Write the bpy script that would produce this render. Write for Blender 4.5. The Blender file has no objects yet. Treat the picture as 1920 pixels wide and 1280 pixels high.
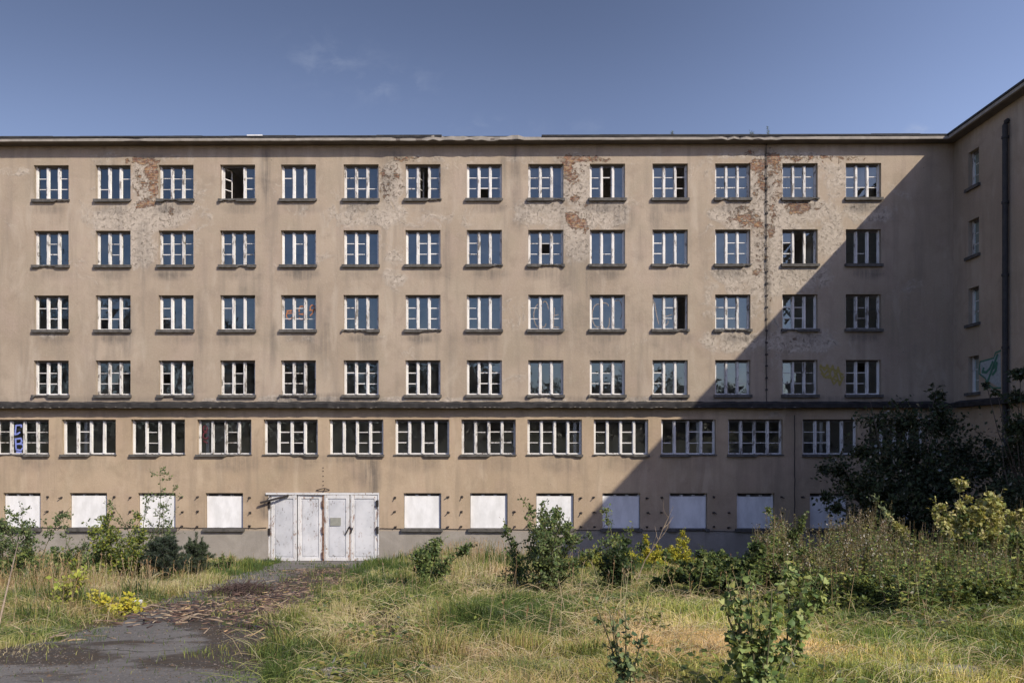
import bpy, math, random
import numpy as np
from mathutils import Vector, Matrix
R = math.radians
rng = np.random.default_rng(11)
random.seed(5)
SC = bpy.context.scene
COL = SC.collection

# ------------------------------------------------------------------ camera
F, CX, HY = 1400.0, 960.0, 830.0          # focal length (px of the 1920 frame), centre column, horizon row
CAM = Vector((0.0, -35.0, 5.6)); YAW = R(0.4)
cam = bpy.data.cameras.new('camera'); camo = bpy.data.objects.new('camera', cam); COL.objects.link(camo)
camo.location = CAM; camo.rotation_euler = (R(90), 0, YAW)
cam.sensor_width = 36.0; cam.lens = F * 36 / 1920; cam.shift_y = (HY - 640) / 1920
cam.clip_start = 0.1; cam.clip_end = 3000
SC.camera = camo

# ------------------------------------------------------------------ light
SUNV = Vector((0.93, -1.0, 1.0)).normalized()     # towards the sun
ELEV = math.asin(SUNV.z)
SC.view_settings.view_transform = 'Standard'; SC.view_settings.look = 'None'
SC.view_settings.exposure = 0.3; SC.view_settings.gamma = 1.0; SC.view_settings.use_curve_mapping = False
sl = bpy.data.lights.new('sun', 'SUN'); sl.energy = 4.0; sl.angle = R(0.5); sl.color = (1.0, 0.915, 0.79)
so = bpy.data.objects.new('sun', sl); COL.objects.link(so)
so.rotation_euler = (-SUNV).to_track_quat('-Z', 'Y').to_euler()

class NT:
    """small helper to write node trees"""
    def __init__(s, tree): s.t = tree; s.n = tree.nodes; s.l = tree.links
    def add(s, typ, **kw):
        n = s.n.new(typ)
        for k, v in kw.items(): setattr(n, k, v)
        return n
    def put(s, sock, v):
        if isinstance(v, bpy.types.NodeSocket): s.l.new(v, sock)
        elif isinstance(v, (tuple, list)):
            v = tuple(v)
            if sock.type == 'RGBA' and len(v) == 3: v = v + (1,)
            sock.default_value = v
        else: sock.default_value = v
    def math(s, op, a, b=0.0, c=None, clamp=False):
        n = s.add('ShaderNodeMath', operation=op, use_clamp=clamp); s.put(n.inputs[0], a); s.put(n.inputs[1], b)
        if c is not None: s.put(n.inputs[2], c)
        return n.outputs[0]
    def mix(s, f, a, b, blend='MIX'):
        n = s.add('ShaderNodeMix', data_type='RGBA', blend_type=blend); s.put(n.inputs[0], f); s.put(n.inputs[6], a); s.put(n.inputs[7], b)
        return n.outputs[2]
    def noise(s, vec, scale, detail=4, rough=0.55, dist=0.0):
        n = s.add('ShaderNodeTexNoise'); s.put(n.inputs['Vector'], vec); n.inputs['Scale'].default_value = scale
        n.inputs['Detail'].default_value = detail; n.inputs['Roughness'].default_value = rough; n.inputs['Distortion'].default_value = dist
        return n.outputs[0]
    def step(s, v, lo, hi):
        n = s.add('ShaderNodeMapRange', interpolation_type='SMOOTHSTEP'); s.put(n.inputs[0], v)
        n.inputs[1].default_value = lo; n.inputs[2].default_value = hi
        return n.outputs[0]
    def attr(s, name):
        n = s.add('ShaderNodeAttribute', attribute_name=name); return n
    def scale(s, vec, xyz):
        n = s.add('ShaderNodeVectorMath', operation='MULTIPLY'); s.put(n.inputs[0], vec); n.inputs[1].default_value = xyz; return n.outputs[0]
    def bump(s, h, strength, dist, nrm=None):
        n = s.add('ShaderNodeBump'); s.put(n.inputs['Height'], h); n.inputs['Strength'].default_value = strength; n.inputs['Distance'].default_value = dist
        if nrm is not None: s.put(n.inputs['Normal'], nrm)
        return n.outputs[0]

W = bpy.data.worlds.new('World'); SC.world = W; W.use_nodes = True
w = NT(W.node_tree); w.n.clear()
out = w.add('ShaderNodeOutputWorld'); bg = w.add('ShaderNodeBackground')
sky = w.add('ShaderNodeTexSky', sky_type='NISHITA', sun_disc=False)
sky.sun_elevation = ELEV; sky.sun_rotation = math.atan2(SUNV.x, SUNV.y)
sky.air_density = 1.0; sky.dust_density = 0.7; sky.ozone_density = 2.0
geo = w.add('ShaderNodeNewGeometry'); tc = w.add('ShaderNodeTexCoord')
sep = w.add('ShaderNodeSeparateXYZ'); w.put(sep.inputs[0], tc.outputs['Generated'])
yy = w.math('MAXIMUM', sep.outputs[1], 0.05)
u = w.math('DIVIDE', sep.outputs[0], yy); v = w.math('DIVIDE', sep.outputs[2], yy)
cmb = w.add('ShaderNodeCombineXYZ'); w.put(cmb.inputs[0], u); w.put(cmb.inputs[1], v)
n1 = w.noise(w.scale(cmb.outputs[0], (24, 34, 1)), 1.0, 7, 0.6, 0.3)
tot = 0.0
for (pu, pv, ru, rv, a) in ((-.257, .515, .05, .028, .8), (-.175, .482, .055, .022, .9), (-.04, .424, .05, .012, .7), (.07, .424, .05, .008, .5), (.53, .416, .03, .008, 1.6)):
    du = w.math('DIVIDE', w.math('SUBTRACT', u, pu), ru); dv = w.math('DIVIDE', w.math('SUBTRACT', v, pv), rv)
    r2 = w.math('ADD', w.math('MULTIPLY', du, du), w.math('MULTIPLY', dv, dv))
    g = w.math('MULTIPLY', w.math('EXPONENT', w.math('MULTIPLY', r2, -0.9)), a)
    tot = w.math('ADD', tot, g)
cl = w.math('MULTIPLY', w.step(n1, 0.42, 0.75), tot, clamp=True)
cl = w.math('MULTIPLY', cl, w.math('GREATER_THAN', sep.outputs[1], 0.1))
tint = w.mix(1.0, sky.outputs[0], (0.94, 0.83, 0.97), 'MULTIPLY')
# front sky dimmed, paler low and right; rear kept brighter, bluer to lift shade
front_gain = w.math('ADD', w.math('ADD', .58, w.math('MULTIPLY', w.step(v, .62, .36), .16)), w.math('MULTIPLY', w.step(u, .0, .85), .58))
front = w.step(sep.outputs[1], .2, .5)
front_gain = w.math('ADD', 1.0, w.math('MULTIPLY', front, w.math('SUBTRACT', front_gain, 1.0)))
vn = w.add('ShaderNodeVectorMath', operation='SCALE'); w.put(vn.inputs[0], tint); w.put(vn.inputs['Scale'], front_gain); tint = w.mix(front, vn.outputs[0], w.mix(1.0, vn.outputs[0], (1.043, .988, .866), 'MULTIPLY'))
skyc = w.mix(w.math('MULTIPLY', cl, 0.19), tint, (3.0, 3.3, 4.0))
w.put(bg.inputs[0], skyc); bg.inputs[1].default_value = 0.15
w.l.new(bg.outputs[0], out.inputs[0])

# ------------------------------------------------------------------ projection helpers: where a sight line meets a real surface
FWD = Vector((-math.sin(YAW), math.cos(YAW), 0)); RGT = Vector((math.cos(YAW), math.sin(YAW), 0))
def ray(px, py): return FWD + RGT * ((px - CX) / F) + Vector((0, 0, 1)) * ((HY - py) / F)
def onfac(px, py, y=0.0):
    d = ray(px, py); t = (y - CAM.y) / d.y; return CAM + d * t
WX = None
def onwing(px, py, x):
    d = ray(px, py); t = (x - CAM.x) / d.x; return CAM + d * t
def fx(px): return onfac(px, HY).x
def fz(py, y=0.0): return onfac(CX, py, y).z
def atdepth(px, d): return CAM + (FWD + RGT * ((px - CX) / F)) * d

def sstep(a, b, x): t = np.clip((x - a) / (b - a), 0, 1); return t * t * (3 - 2 * t)
def vnoise(x, y, s, seed=0):
    x = np.asarray(x, float) / s; y = np.asarray(y, float) / s
    xi = np.floor(x).astype(np.int64); yi = np.floor(y).astype(np.int64); xf = x - xi; yf = y - yi
    def h(i, j):
        n = (i * 374761393 + j * 668265263 + seed * 982451653) & 0xffffffff
        n = ((n ^ (n >> 13)) * 1274126177) & 0xffffffff
        return ((n ^ (n >> 16)) & 0xffff) / 65535.0
    ux = xf * xf * (3 - 2 * xf); uy = yf * yf * (3 - 2 * yf)
    return (h(xi, yi) * (1 - ux) + h(xi + 1, yi) * ux) * (1 - uy) + (h(xi, yi + 1) * (1 - ux) + h(xi + 1, yi + 1) * ux) * uy
# path edges (left, right) against depth
PD = np.array([-30., 2.0, 5.1, 6.3, 8.15, 10.3, 13.0, 15.5, 18.0, 20.4, 24.0, 28.0, 35.2])
PL = np.array([-8.0, -6.0, -4.6, -4.5, -4.75, -5.2, -6.0, -6.6, -7.2, -7.7, -8.5, -9.4, -11.2])
PR = np.array([0.0, -.8, -1.75, -2.1, -2.7, -3.0, -3.35, -3.6, -4.0, -4.4, -5.0, -5.7, -6.5])
def pathmask(x, y):
    d = np.asarray(y) + 35.0; l = np.interp(d, PD, PL); r = np.interp(d, PD, PR)
    return np.minimum(np.asarray(x) - l, r - np.asarray(x))          # >0 inside, metres from the edge
def height(x, y):
    x = np.asarray(x, float); y = np.asarray(y, float)
    z = .045 - .131 * np.clip(y, -46, 0)
    pm = sstep(.3, -1.2, pathmask(x, y))
    near = sstep(60, 40, np.abs(x)) * sstep(-60, -46, y)
    b = .16 * (vnoise(x, y, 2.6, 3) - .5) + .07 * (vnoise(x, y, .8, 4) - .5)
    t = np.clip((y + 28.6) / 6.4, 0, 1); rx = -1.0 - 1.7 * t
    rut = -.13 * np.exp(-((x - rx) / .22) ** 2) * sstep(-30.5, -28.6, y) * sstep(-20.5, -22.5, y)
    bank = .08 * sstep(.0, 1.0, x + 3 + .11 * (y + 25)) * sstep(-31, -24, y) * sstep(1, -6, y)
    return z + near * pm * (b + rut + bank) + near * .10 * sstep(-12.5, -14, x) * sstep(-9, -1, y)
def H1(x, y): return float(height(np.array([x]), np.array([y]))[0])
def gp(px, d):
    p = atdepth(px, d); return Vector((p.x, p.y, H1(p.x, p.y)))

# ------------------------------------------------------------------ mesh helpers
class MB:
    def __init__(s): s.v = []; s.f = []; s.m = []
    def quad(s, a, b, c, d, m=0):
        i = len(s.v); s.v += [tuple(a), tuple(b), tuple(c), tuple(d)]; s.f.append((i, i + 1, i + 2, i + 3)); s.m.append(m)
    def box(s, x0, x1, y0, y1, z0, z1, m=0, M=None, jit=0.0):
        i = len(s.v); P = [(x, y, z) for x in (x0, x1) for y in (y0, y1) for z in (z0, z1)]
        if jit: P = [tuple(c + random.uniform(-jit, jit) for c in p) for p in P]
        if M is not None: P = [tuple(M @ Vector(p)) for p in P]
        s.v += P
        for q in ((0, 1, 3, 2), (4, 6, 7, 5), (0, 4, 5, 1), (2, 3, 7, 6), (0, 2, 6, 4), (1, 5, 7, 3)):
            s.f.append(tuple(i + k for k in q)); s.m.append(m)
    def tube(s, pts, rad, n=6, m=0, cap=True):
        pts = [Vector(p) for p in pts]
        if not isinstance(rad, (list, tuple)): rad = [rad] * len(pts)
        i0 = len(s.v); ref = Vector((0.3, 0.2, 1)).normalized()
        for k, p in enumerate(pts):
            t = (pts[min(k + 1, len(pts) - 1)] - pts[max(k - 1, 0)])
            t = t.normalized() if t.length > 1e-9 else Vector((0, 0, 1))
            a = t.cross(ref)
            if a.length < 1e-3: a = t.cross(Vector((1, 0, 0)))
            a.normalize(); b = t.cross(a)
            for j in range(n):
                an = 2 * math.pi * j / n; s.v.append(tuple(p + (a * math.cos(an) + b * math.sin(an)) * rad[k]))
        for k in range(len(pts) - 1):
            for j in range(n):
                a = i0 + k * n + j; b = i0 + k * n + (j + 1) % n
                s.f.append((a, b, b + n, a + n)); s.m.append(m)
        if cap:
            s.f.append(tuple(i0 + j for j in range(n))[::-1]); s.m.append(m)
            s.f.append(tuple(i0 + (len(pts) - 1) * n + j for j in range(n))); s.m.append(m)
    def build(s, name, mats, parent=None, smooth=False):
        me = bpy.data.meshes.new(name); me.from_pydata(s.v, [], s.f)
        if not isinstance(mats, (list, tuple)): mats = [mats]
        for mt in mats: me.materials.append(mt)
        if len(mats) > 1: me.polygons.foreach_set('material_index', s.m)
        if smooth: me.polygons.foreach_set('use_smooth', [True] * len(me.polygons))
        me.update(); o = bpy.data.objects.new(name, me); COL.objects.link(o)
        if parent is not None:
            o.parent = parent; o.matrix_parent_inverse = parent_world(parent).inverted()
        return o
def parent_world(o):
    M = Matrix.Translation(o.location) @ o.rotation_euler.to_matrix().to_4x4()
    return M if o.parent is None else parent_world(o.parent) @ o.matrix_parent_inverse @ M
def npmesh(name, V, faces, mat, parent=None, col=None, smooth=False):
    """V (n,3); faces list of int arrays (k,3) or (k,4); col (n,3) colour of each vertex"""
    me = bpy.data.meshes.new(name); me.vertices.add(len(V)); me.vertices.foreach_set('co', np.ascontiguousarray(V, np.float32).ravel())
    lt = np.concatenate([np.full(len(f), f.shape[1], np.int32) for f in faces]); lv = np.concatenate([f.astype(np.int32).ravel() for f in faces])
    me.loops.add(len(lv)); me.loops.foreach_set('vertex_index', lv)
    me.polygons.add(len(lt)); me.polygons.foreach_set('loop_start', np.concatenate([[0], np.cumsum(lt)[:-1]]).astype(np.int32))
    if smooth: me.polygons.foreach_set('use_smooth', np.ones(len(lt), bool))
    me.update(calc_edges=True)
    if col is not None:
        a = me.color_attributes.new('Col', 'FLOAT_COLOR', 'POINT')
        a.data.foreach_set('color', np.concatenate([col, np.ones((len(col), 1))], 1).astype(np.float32).ravel())
    me.materials.append(mat)
    o = bpy.data.objects.new(name, me); COL.objects.link(o)
    if parent is not None:
        o.parent = parent; o.matrix_parent_inverse = parent_world(parent).inverted()
    return o
def tag(o, label=None, cat=None, group=None, kind=None):
    if label: o['label'] = label
    if cat: o['category'] = cat
    if group: o['group'] = group
    if kind: o['kind'] = kind
    return o
def empty(name, loc, label=None, cat=None, group=None):
    o = bpy.data.objects.new(name, None); o.empty_display_size = .2; COL.objects.link(o); o.location = loc
    return tag(o, label, cat, group)

# ------------------------------------------------------------------ materials
def mat(name):
    m = bpy.data.materials.new(name); m.use_nodes = True; t = NT(m.node_tree); t.n.clear()
    o = t.add('ShaderNodeOutputMaterial'); b = t.add('ShaderNodeBsdfPrincipled'); t.l.new(b.outputs[0], o.inputs[0]); t.o = o; t.b = b
    return m, t
def simple(name, c1, c2, scale=4.0, rough=.85, bump=0.0, bdist=.01, stretch=(1, 1, 1), spec=.3):
    m, t = mat(name); tcx = t.add('ShaderNodeTexCoord'); v = t.scale(tcx.outputs['Object'], stretch)
    n = t.noise(v, scale, 6, .6); t.put(t.b.inputs['Base Color'], t.mix(t.step(n, .3, .7), c1, c2))
    t.b.inputs['Roughness'].default_value = rough; t.b.inputs['Specular IOR Level'].default_value = spec
    if bump: t.put(t.b.inputs['Normal'], t.bump(t.noise(v, scale * 3, 5, .6), bump, bdist))
    return m

zl_ = 5.6 + (HY - 757) / 40
def wall_material():
    m, t = mat('plaster'); uvn = t.add('ShaderNodeUVMap', uv_map='uv'); uv = uvn.outputs[0]
    big = t.noise(uv, .22, 4, .5); mid = t.noise(uv, 1.1, 6, .62, .4); fine = t.noise(uv, 9.0, 6, .65); grain = t.noise(uv, 45, 3, .7)
    strk = t.noise(t.scale(uv, (2.2, .16, 1)), 1.0, 5, .6)
    strk2 = t.noise(t.scale(uv, (7.0, .35, 1)), 1.0, 5, .65)
    c = t.mix(t.step(big, .35, .65), (.318, .262, .203), (.385, .322, .256))
    c = t.mix(t.math('MULTIPLY', t.step(mid, .45, .75), .75), c, (.268, .222, .175))
    hue = t.noise(uv, .55, 3, .5, .5); c = t.mix(t.math('MULTIPLY', t.step(hue, .5, .7), .5), c, (.365, .295, .245)); c = t.mix(t.math('MULTIPLY', t.step(hue, .48, .3), .4), c, (.300, .262, .200))
    c = t.mix(t.math('MULTIPLY', t.step(fine, .5, .85), .45), c, (.44, .38, .31))
    c = t.mix(t.math('MULTIPLY', t.step(grain, .52, .78), .45), c, (.22, .185, .15))
    stu = t.noise(uv, 15, 3, .6); c = t.mix(t.math('MULTIPLY', t.step(stu, .42, .24), .55), c, (.22, .18, .14)); c = t.mix(t.math('MULTIPLY', t.step(stu, .58, .76), .5), c, (.47, .41, .34))
    c = t.mix(t.math('MULTIPLY', t.step(strk, .47, .72), .6), c, (.245, .21, .172))
    c = t.mix(t.math('MULTIPLY', t.step(t.noise(t.scale(uv, (1.1, .3, 1)), 1.3, 5, .6, .6), .52, .72), .55), c, (.42, .365, .30))
    su = t.add('ShaderNodeSeparateXYZ'); t.put(su.inputs[0], uv); lowm = t.math('LESS_THAN', su.outputs[1], zl_)
    c = t.mix(lowm, c, t.mix(1.0, c, (1.11, 1.055, .97), 'MULTIPLY'))
    dots = t.add('ShaderNodeTexVoronoi'); t.put(dots.inputs['Vector'], uv); dots.inputs['Scale'].default_value = 1.7
    dsel = t.noise(uv, 1.3, 2, .5)
    dm = t.math('MULTIPLY', t.math('LESS_THAN', dots.outputs['Distance'], .035), t.math('GREATER_THAN', dsel, .56))
    c = t.mix(t.math('MULTIPLY', dm, .75), c, (.07, .06, .055))
    c = t.mix(1.0, c, (1.06, 1.035, .985), 'MULTIPLY')
    A = lambda n: t.attr(n).outputs['Fac']
    # bare pale undercoat where the finish coat has come off
    pn = t.noise(uv, 1.1, 9, .68, .9); pn2 = t.noise(uv, 6.0, 7, .72, .5)
    pm = t.step(t.math('ADD', t.math('ADD', A('pale'), t.math('MULTIPLY', t.math('SUBTRACT', pn2, .5), .25)), t.math('MULTIPLY', t.math('SUBTRACT', pn, .5), 2.3)), .30, .80)
    pm = t.math('MULTIPLY', pm, t.step(A('pale'), .0, .3))
    pc = t.mix(t.step(pn2, .35, .68), (.365, .315, .255), (.53, .46, .375))
    crk = t.noise(uv, 5.5, 9, .82, 1.0)
    cm = t.math('MULTIPLY', t.step(crk, .545, .60), t.step(crk, .665, .61))
    pc = t.mix(t.math('MULTIPLY', cm, .3), pc, (.12, .10, .085))
    c = t.mix(t.math('MULTIPLY', pm, .9), c, pc)
    edge = t.math('MULTIPLY', t.math('MULTIPLY', pm, t.math('SUBTRACT', 1.0, pm)), 2.4)
    c = t.mix(t.math('MULTIPLY', edge, .18), c, (.44, .39, .32))
    # brickwork
    bt = t.add('ShaderNodeTexBrick'); t.put(bt.inputs['Vector'], uv); bt.inputs['Scale'].default_value = 1.0
    bt.inputs['Brick Width'].default_value = .27; bt.inputs['Row Height'].default_value = .088; bt.inputs['Mortar Size'].default_value = .012; bt.inputs['Bias'].default_value = -.1
    bt.inputs['Color1'].default_value = (.285, .135, .080, 1); bt.inputs['Color2'].default_value = (.165, .085, .062, 1); bt.inputs['Mortar'].default_value = (.10, .085, .07, 1)
    bn = t.noise(uv, 3.4, 9, .80, .6)
    bc = t.mix(t.step(t.noise(t.scale(uv, (3.7, 11.4, 1)), 1.0, 2, .5), .44, .66), bt.outputs['Color'], (.40, .26, .14))
    bc = t.mix(t.math('MULTIPLY', t.step(pn2, .46, .62), .7), bc, (.36, .31, .255))
    bm = t.step(t.math('ADD', t.math('MULTIPLY', A('brick'), .72), t.math('MULTIPLY', t.math('SUBTRACT', bn, .5), 2.4)), .40, .47)
    bm = t.math('MULTIPLY', bm, t.step(A('brick'), .02, .15))
    c = t.mix(bm, c, bc)
    shade_rim = t.math('MULTIPLY', t.math('MULTIPLY', bm, t.math('SUBTRACT', 1.0, bm)), 4.0)
    c = t.mix(t.math('MULTIPLY', shade_rim, .75), c, (.10, .08, .065))  # dark edge colour paints the shade of the broken plaster around the bricks
    # dirt
    sm = t.math('MULTIPLY', A('stain'), t.math('ADD', t.math('MULTIPLY', t.step(strk2, .25, .75), .9), t.math('MULTIPLY', t.step(mid, .3, .7), .5)), clamp=True)
    c = t.mix(t.math('MULTIPLY', sm, .8), c, (.085, .08, .075))
    pl = A('plinth')
    plc = t.mix(t.step(mid, .35, .7), (.27, .245, .21), (.33, .30, .26)); plc = t.mix(t.math('MULTIPLY', t.step(strk2, .5, .8), .45), plc, (.19, .175, .155))
    c = t.mix(pl, c, plc)
    t.put(t.b.inputs['Base Color'], c); t.b.inputs['Roughness'].default_value = .95; t.b.inputs['Specular IOR Level'].default_value = .12
    h = t.math('ADD', t.math('MULTIPLY', grain, .25), t.math('MULTIPLY', fine, .35))
    h = t.math('ADD', h, t.math('MULTIPLY', t.math('MULTIPLY', pm, pn2), .75))
    h = t.math('SUBTRACT', h, t.math('MULTIPLY', cm, t.math('MULTIPLY', pm, .7)))
    h = t.math('SUBTRACT', h, t.math('MULTIPLY', bm, t.math('ADD', 1.6, t.math('MULTIPLY', bt.outputs['Fac'], 1.6))))
    t.put(t.b.inputs['Normal'], t.bump(h, .85, .03))
    return m
M_WALL = wall_material()

def paint_material(name, c1, c2, bare, amount, stretch=(6, 6, 1.6), rust=None):
    m, t = mat(name); tcx = t.add('ShaderNodeTexCoord'); o = tcx.outputs['Object']
    n = t.noise(t.scale(o, stretch), 1.6, 7, .68, .3); n2 = t.noise(o, 1.3, 5, .6)
    c = t.mix(t.step(n2, .35, .65), c1, c2)
    k = t.step(t.math('ADD', n, t.math('MULTIPLY', t.math('SUBTRACT', n2, .5), .35)), amount, amount + .05)
    c = t.mix(k, c, bare)
    if rust:
        rn = t.noise(t.scale(o, (3.2, 3.2, .9)), 1.5, 8, .72, .6)
        c = t.mix(t.step(rn, rust, rust + .10), c, (.21, .095, .045))
        g = t.noise(t.scale(o, (1.6, 1.6, .8)), 1.7, 7, .7); c = t.mix(t.math('MULTIPLY', t.step(g, .5, .8), .5), c, (.36, .35, .33))
    t.put(t.b.inputs['Base Color'], c); t.b.inputs['Roughness'].default_value = .6
    t.put(t.b.inputs['Normal'], t.bump(n, .35, .006))
    return m
M_FRAME = paint_material('flaking_white_paint', (.71, .69, .65), (.60, .58, .545), (.20, .17, .14), .60)
M_HEAD = simple('grey_bare_wood', (.085, .078, .07), (.15, .135, .12), 5.0, .9)
M_FRAME2 = paint_material('worn_white_paint', (.64, .62, .58), (.50, .48, .45), (.17, .15, .125), .54)
M_GATE = paint_material('gate_paint', (.60, .605, .615), (.50, .51, .525), (.22, .20, .185), .61, (7, 7, 3.5), .60)
M_GATE2 = paint_material('gate_frame_paint', (.66, .655, .64), (.58, .58, .57), (.25, .16, .10), .59, (8, 8, 3), .55)
M_BOARD = simple('white_board', (.80, .80, .79), (.66, .66, .645), 2.3, .6, 0, stretch=(1.4, 1, .6))
M_SILL = simple('weathered_concrete', (.065, .062, .057), (.125, .117, .105), 5.0, .95, .5, .02)
M_CONC = simple('grey_concrete', (.33, .30, .26), (.24, .22, .19), 3.0, .95, .5, .02)
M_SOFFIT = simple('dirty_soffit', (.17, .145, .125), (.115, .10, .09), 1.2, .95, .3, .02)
M_LEDGE = simple('tarred_ledge', (.018, .017, .017), (.045, .042, .04), 3.0, .9, .5, .02)
M_BITUMEN = simple('roofing_felt', (.025, .025, .027), (.05, .05, .05), 3.0, .9)
M_BLACK = simple('black_iron', (.03, .028, .027), (.055, .045, .04), 8.0, .7)
M_RUST = simple('rusty_iron', (.16, .075, .04), (.30, .21, .16), 7.0, .9, .3, .005)
M_INT = simple('inner_plaster', (.75, .71, .66), (.62, .58, .53), .8, .95)
M_SIGN = simple('faded_notice', (.30, .30, .255), (.245, .25, .215), 6.0, .6)
M_BARK = simple('bark', (.12, .095, .07), (.06, .05, .04), 12, .95, .6, .01, (1, 1, .3))
M_STEM = simple('green_stem', (.13, .11, .06), (.09, .10, .045), 9, .8)
M_TWIG = simple('dry_twig', (.34, .27, .19), (.20, .15, .105), 9, .9)
M_WOOD = simple('split_wood', (.48, .34, .21), (.27, .18, .12), 7, .85, .4, .01)
M_PIPE = simple('old_downpipe', (.035, .036, .037), (.055, .052, .05), 4, .75)
def paintmat(n, c): return simple(n, c, tuple(k * .75 for k in c), 9, .7)
M_SPB = paintmat('blue_spray_paint', (.22, .27, .62)); M_SPO = paintmat('orange_spray_paint', (.40, .17, .08)); M_SPT = paintmat('tan_spray_paint', (.33, .27, .22))
M_SPR = paintmat('dark_red_spray_paint', (.14, .03, .04)); M_SPY = paintmat('yellow_spray_paint', (.36, .29, .09)); M_SPG = paintmat('green_spray_paint', (.07, .19, .13)); M_SPW = paintmat('pale_spray_paint', (.36, .40, .40))

def glass_material():
    m, t = mat('window_glass'); t.n.remove(t.b)
    tr = t.add('ShaderNodeBsdfTransparent'); tr.inputs[0].default_value = (.82, .85, .85, 1)
    gl = t.add('ShaderNodeBsdfGlossy'); gl.inputs['Roughness'].default_value = .012; gl.inputs[0].default_value = (.80, .98, 1, 1)
    tcx = t.add('ShaderNodeTexCoord'); n = t.noise(tcx.outputs['Object'], .9, 3, .5)
    t.put(gl.inputs['Normal'], t.bump(n, .22, .05))
    fr = t.add('ShaderNodeFresnel'); fr.inputs[0].default_value = 1.5
    k = t.math('MULTIPLY', fr.outputs[0], 2.9, clamp=True)           # two sashes one behind the other: several reflecting faces
    dirt = t.add('ShaderNodeBsdfDiffuse'); dirt.inputs[0].default_value = (.30, .30, .29, 1)
    mx0 = t.add('ShaderNodeMixShader'); t.put(mx0.inputs[0], t.math('MULTIPLY', t.step(t.noise(tcx.outputs['Object'], 2.2, 6, .6), .3, .9), .10)); t.l.new(tr.outputs[0], mx0.inputs[1]); t.l.new(dirt.outputs[0], mx0.inputs[2])
    mx = t.add('ShaderNodeMixShader'); t.put(mx.inputs[0], k); t.l.new(mx0.outputs[0], mx.inputs[1]); t.l.new(gl.outputs[0], mx.inputs[2])
    t.l.new(mx.outputs[0], t.o.inputs[0])
    return m
M_GLASS = glass_material()

def foliage_material(name, trans=.35, gloss=.10, rough=.4):
    m, t = mat(name); t.n.remove(t.b)
    a = t.attr('Col').outputs['Color']
    d = t.add('ShaderNodeBsdfDiffuse'); t.put(d.inputs[0], a)
    tl = t.add('ShaderNodeBsdfTranslucent'); t.put(tl.inputs[0], t.mix(1.0, a, (1.25, 1.15, .55), 'MULTIPLY'))
    g = t.add('ShaderNodeBsdfGlossy'); g.inputs['Roughness'].default_value = rough
    m1 = t.add('ShaderNodeMixShader'); m1.inputs[0].default_value = trans; t.l.new(d.outputs[0], m1.inputs[1]); t.l.new(tl.outputs[0], m1.inputs[2])
    fr = t.add('ShaderNodeFresnel'); fr.inputs[0].default_value = 1.4
    m2 = t.add('ShaderNodeMixShader'); t.put(m2.inputs[0], t.math('MULTIPLY', fr.outputs[0], gloss * 10, clamp=True)); t.l.new(m1.outputs[0], m2.inputs[1]); t.l.new(g.outputs[0], m2.inputs[2])
    t.l.new(m2.outputs[0], t.o.inputs[0])
    return m
M_LEAF = foliage_material('leaf', .34, .035, .42)
M_DULL = foliage_material('dull_leaf', .25, .03, .6)
M_GRASS = foliage_material('grass_blade', .32, .02, .5)
M_FAR = foliage_material('far_leaf', .0, .0, .9)

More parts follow.
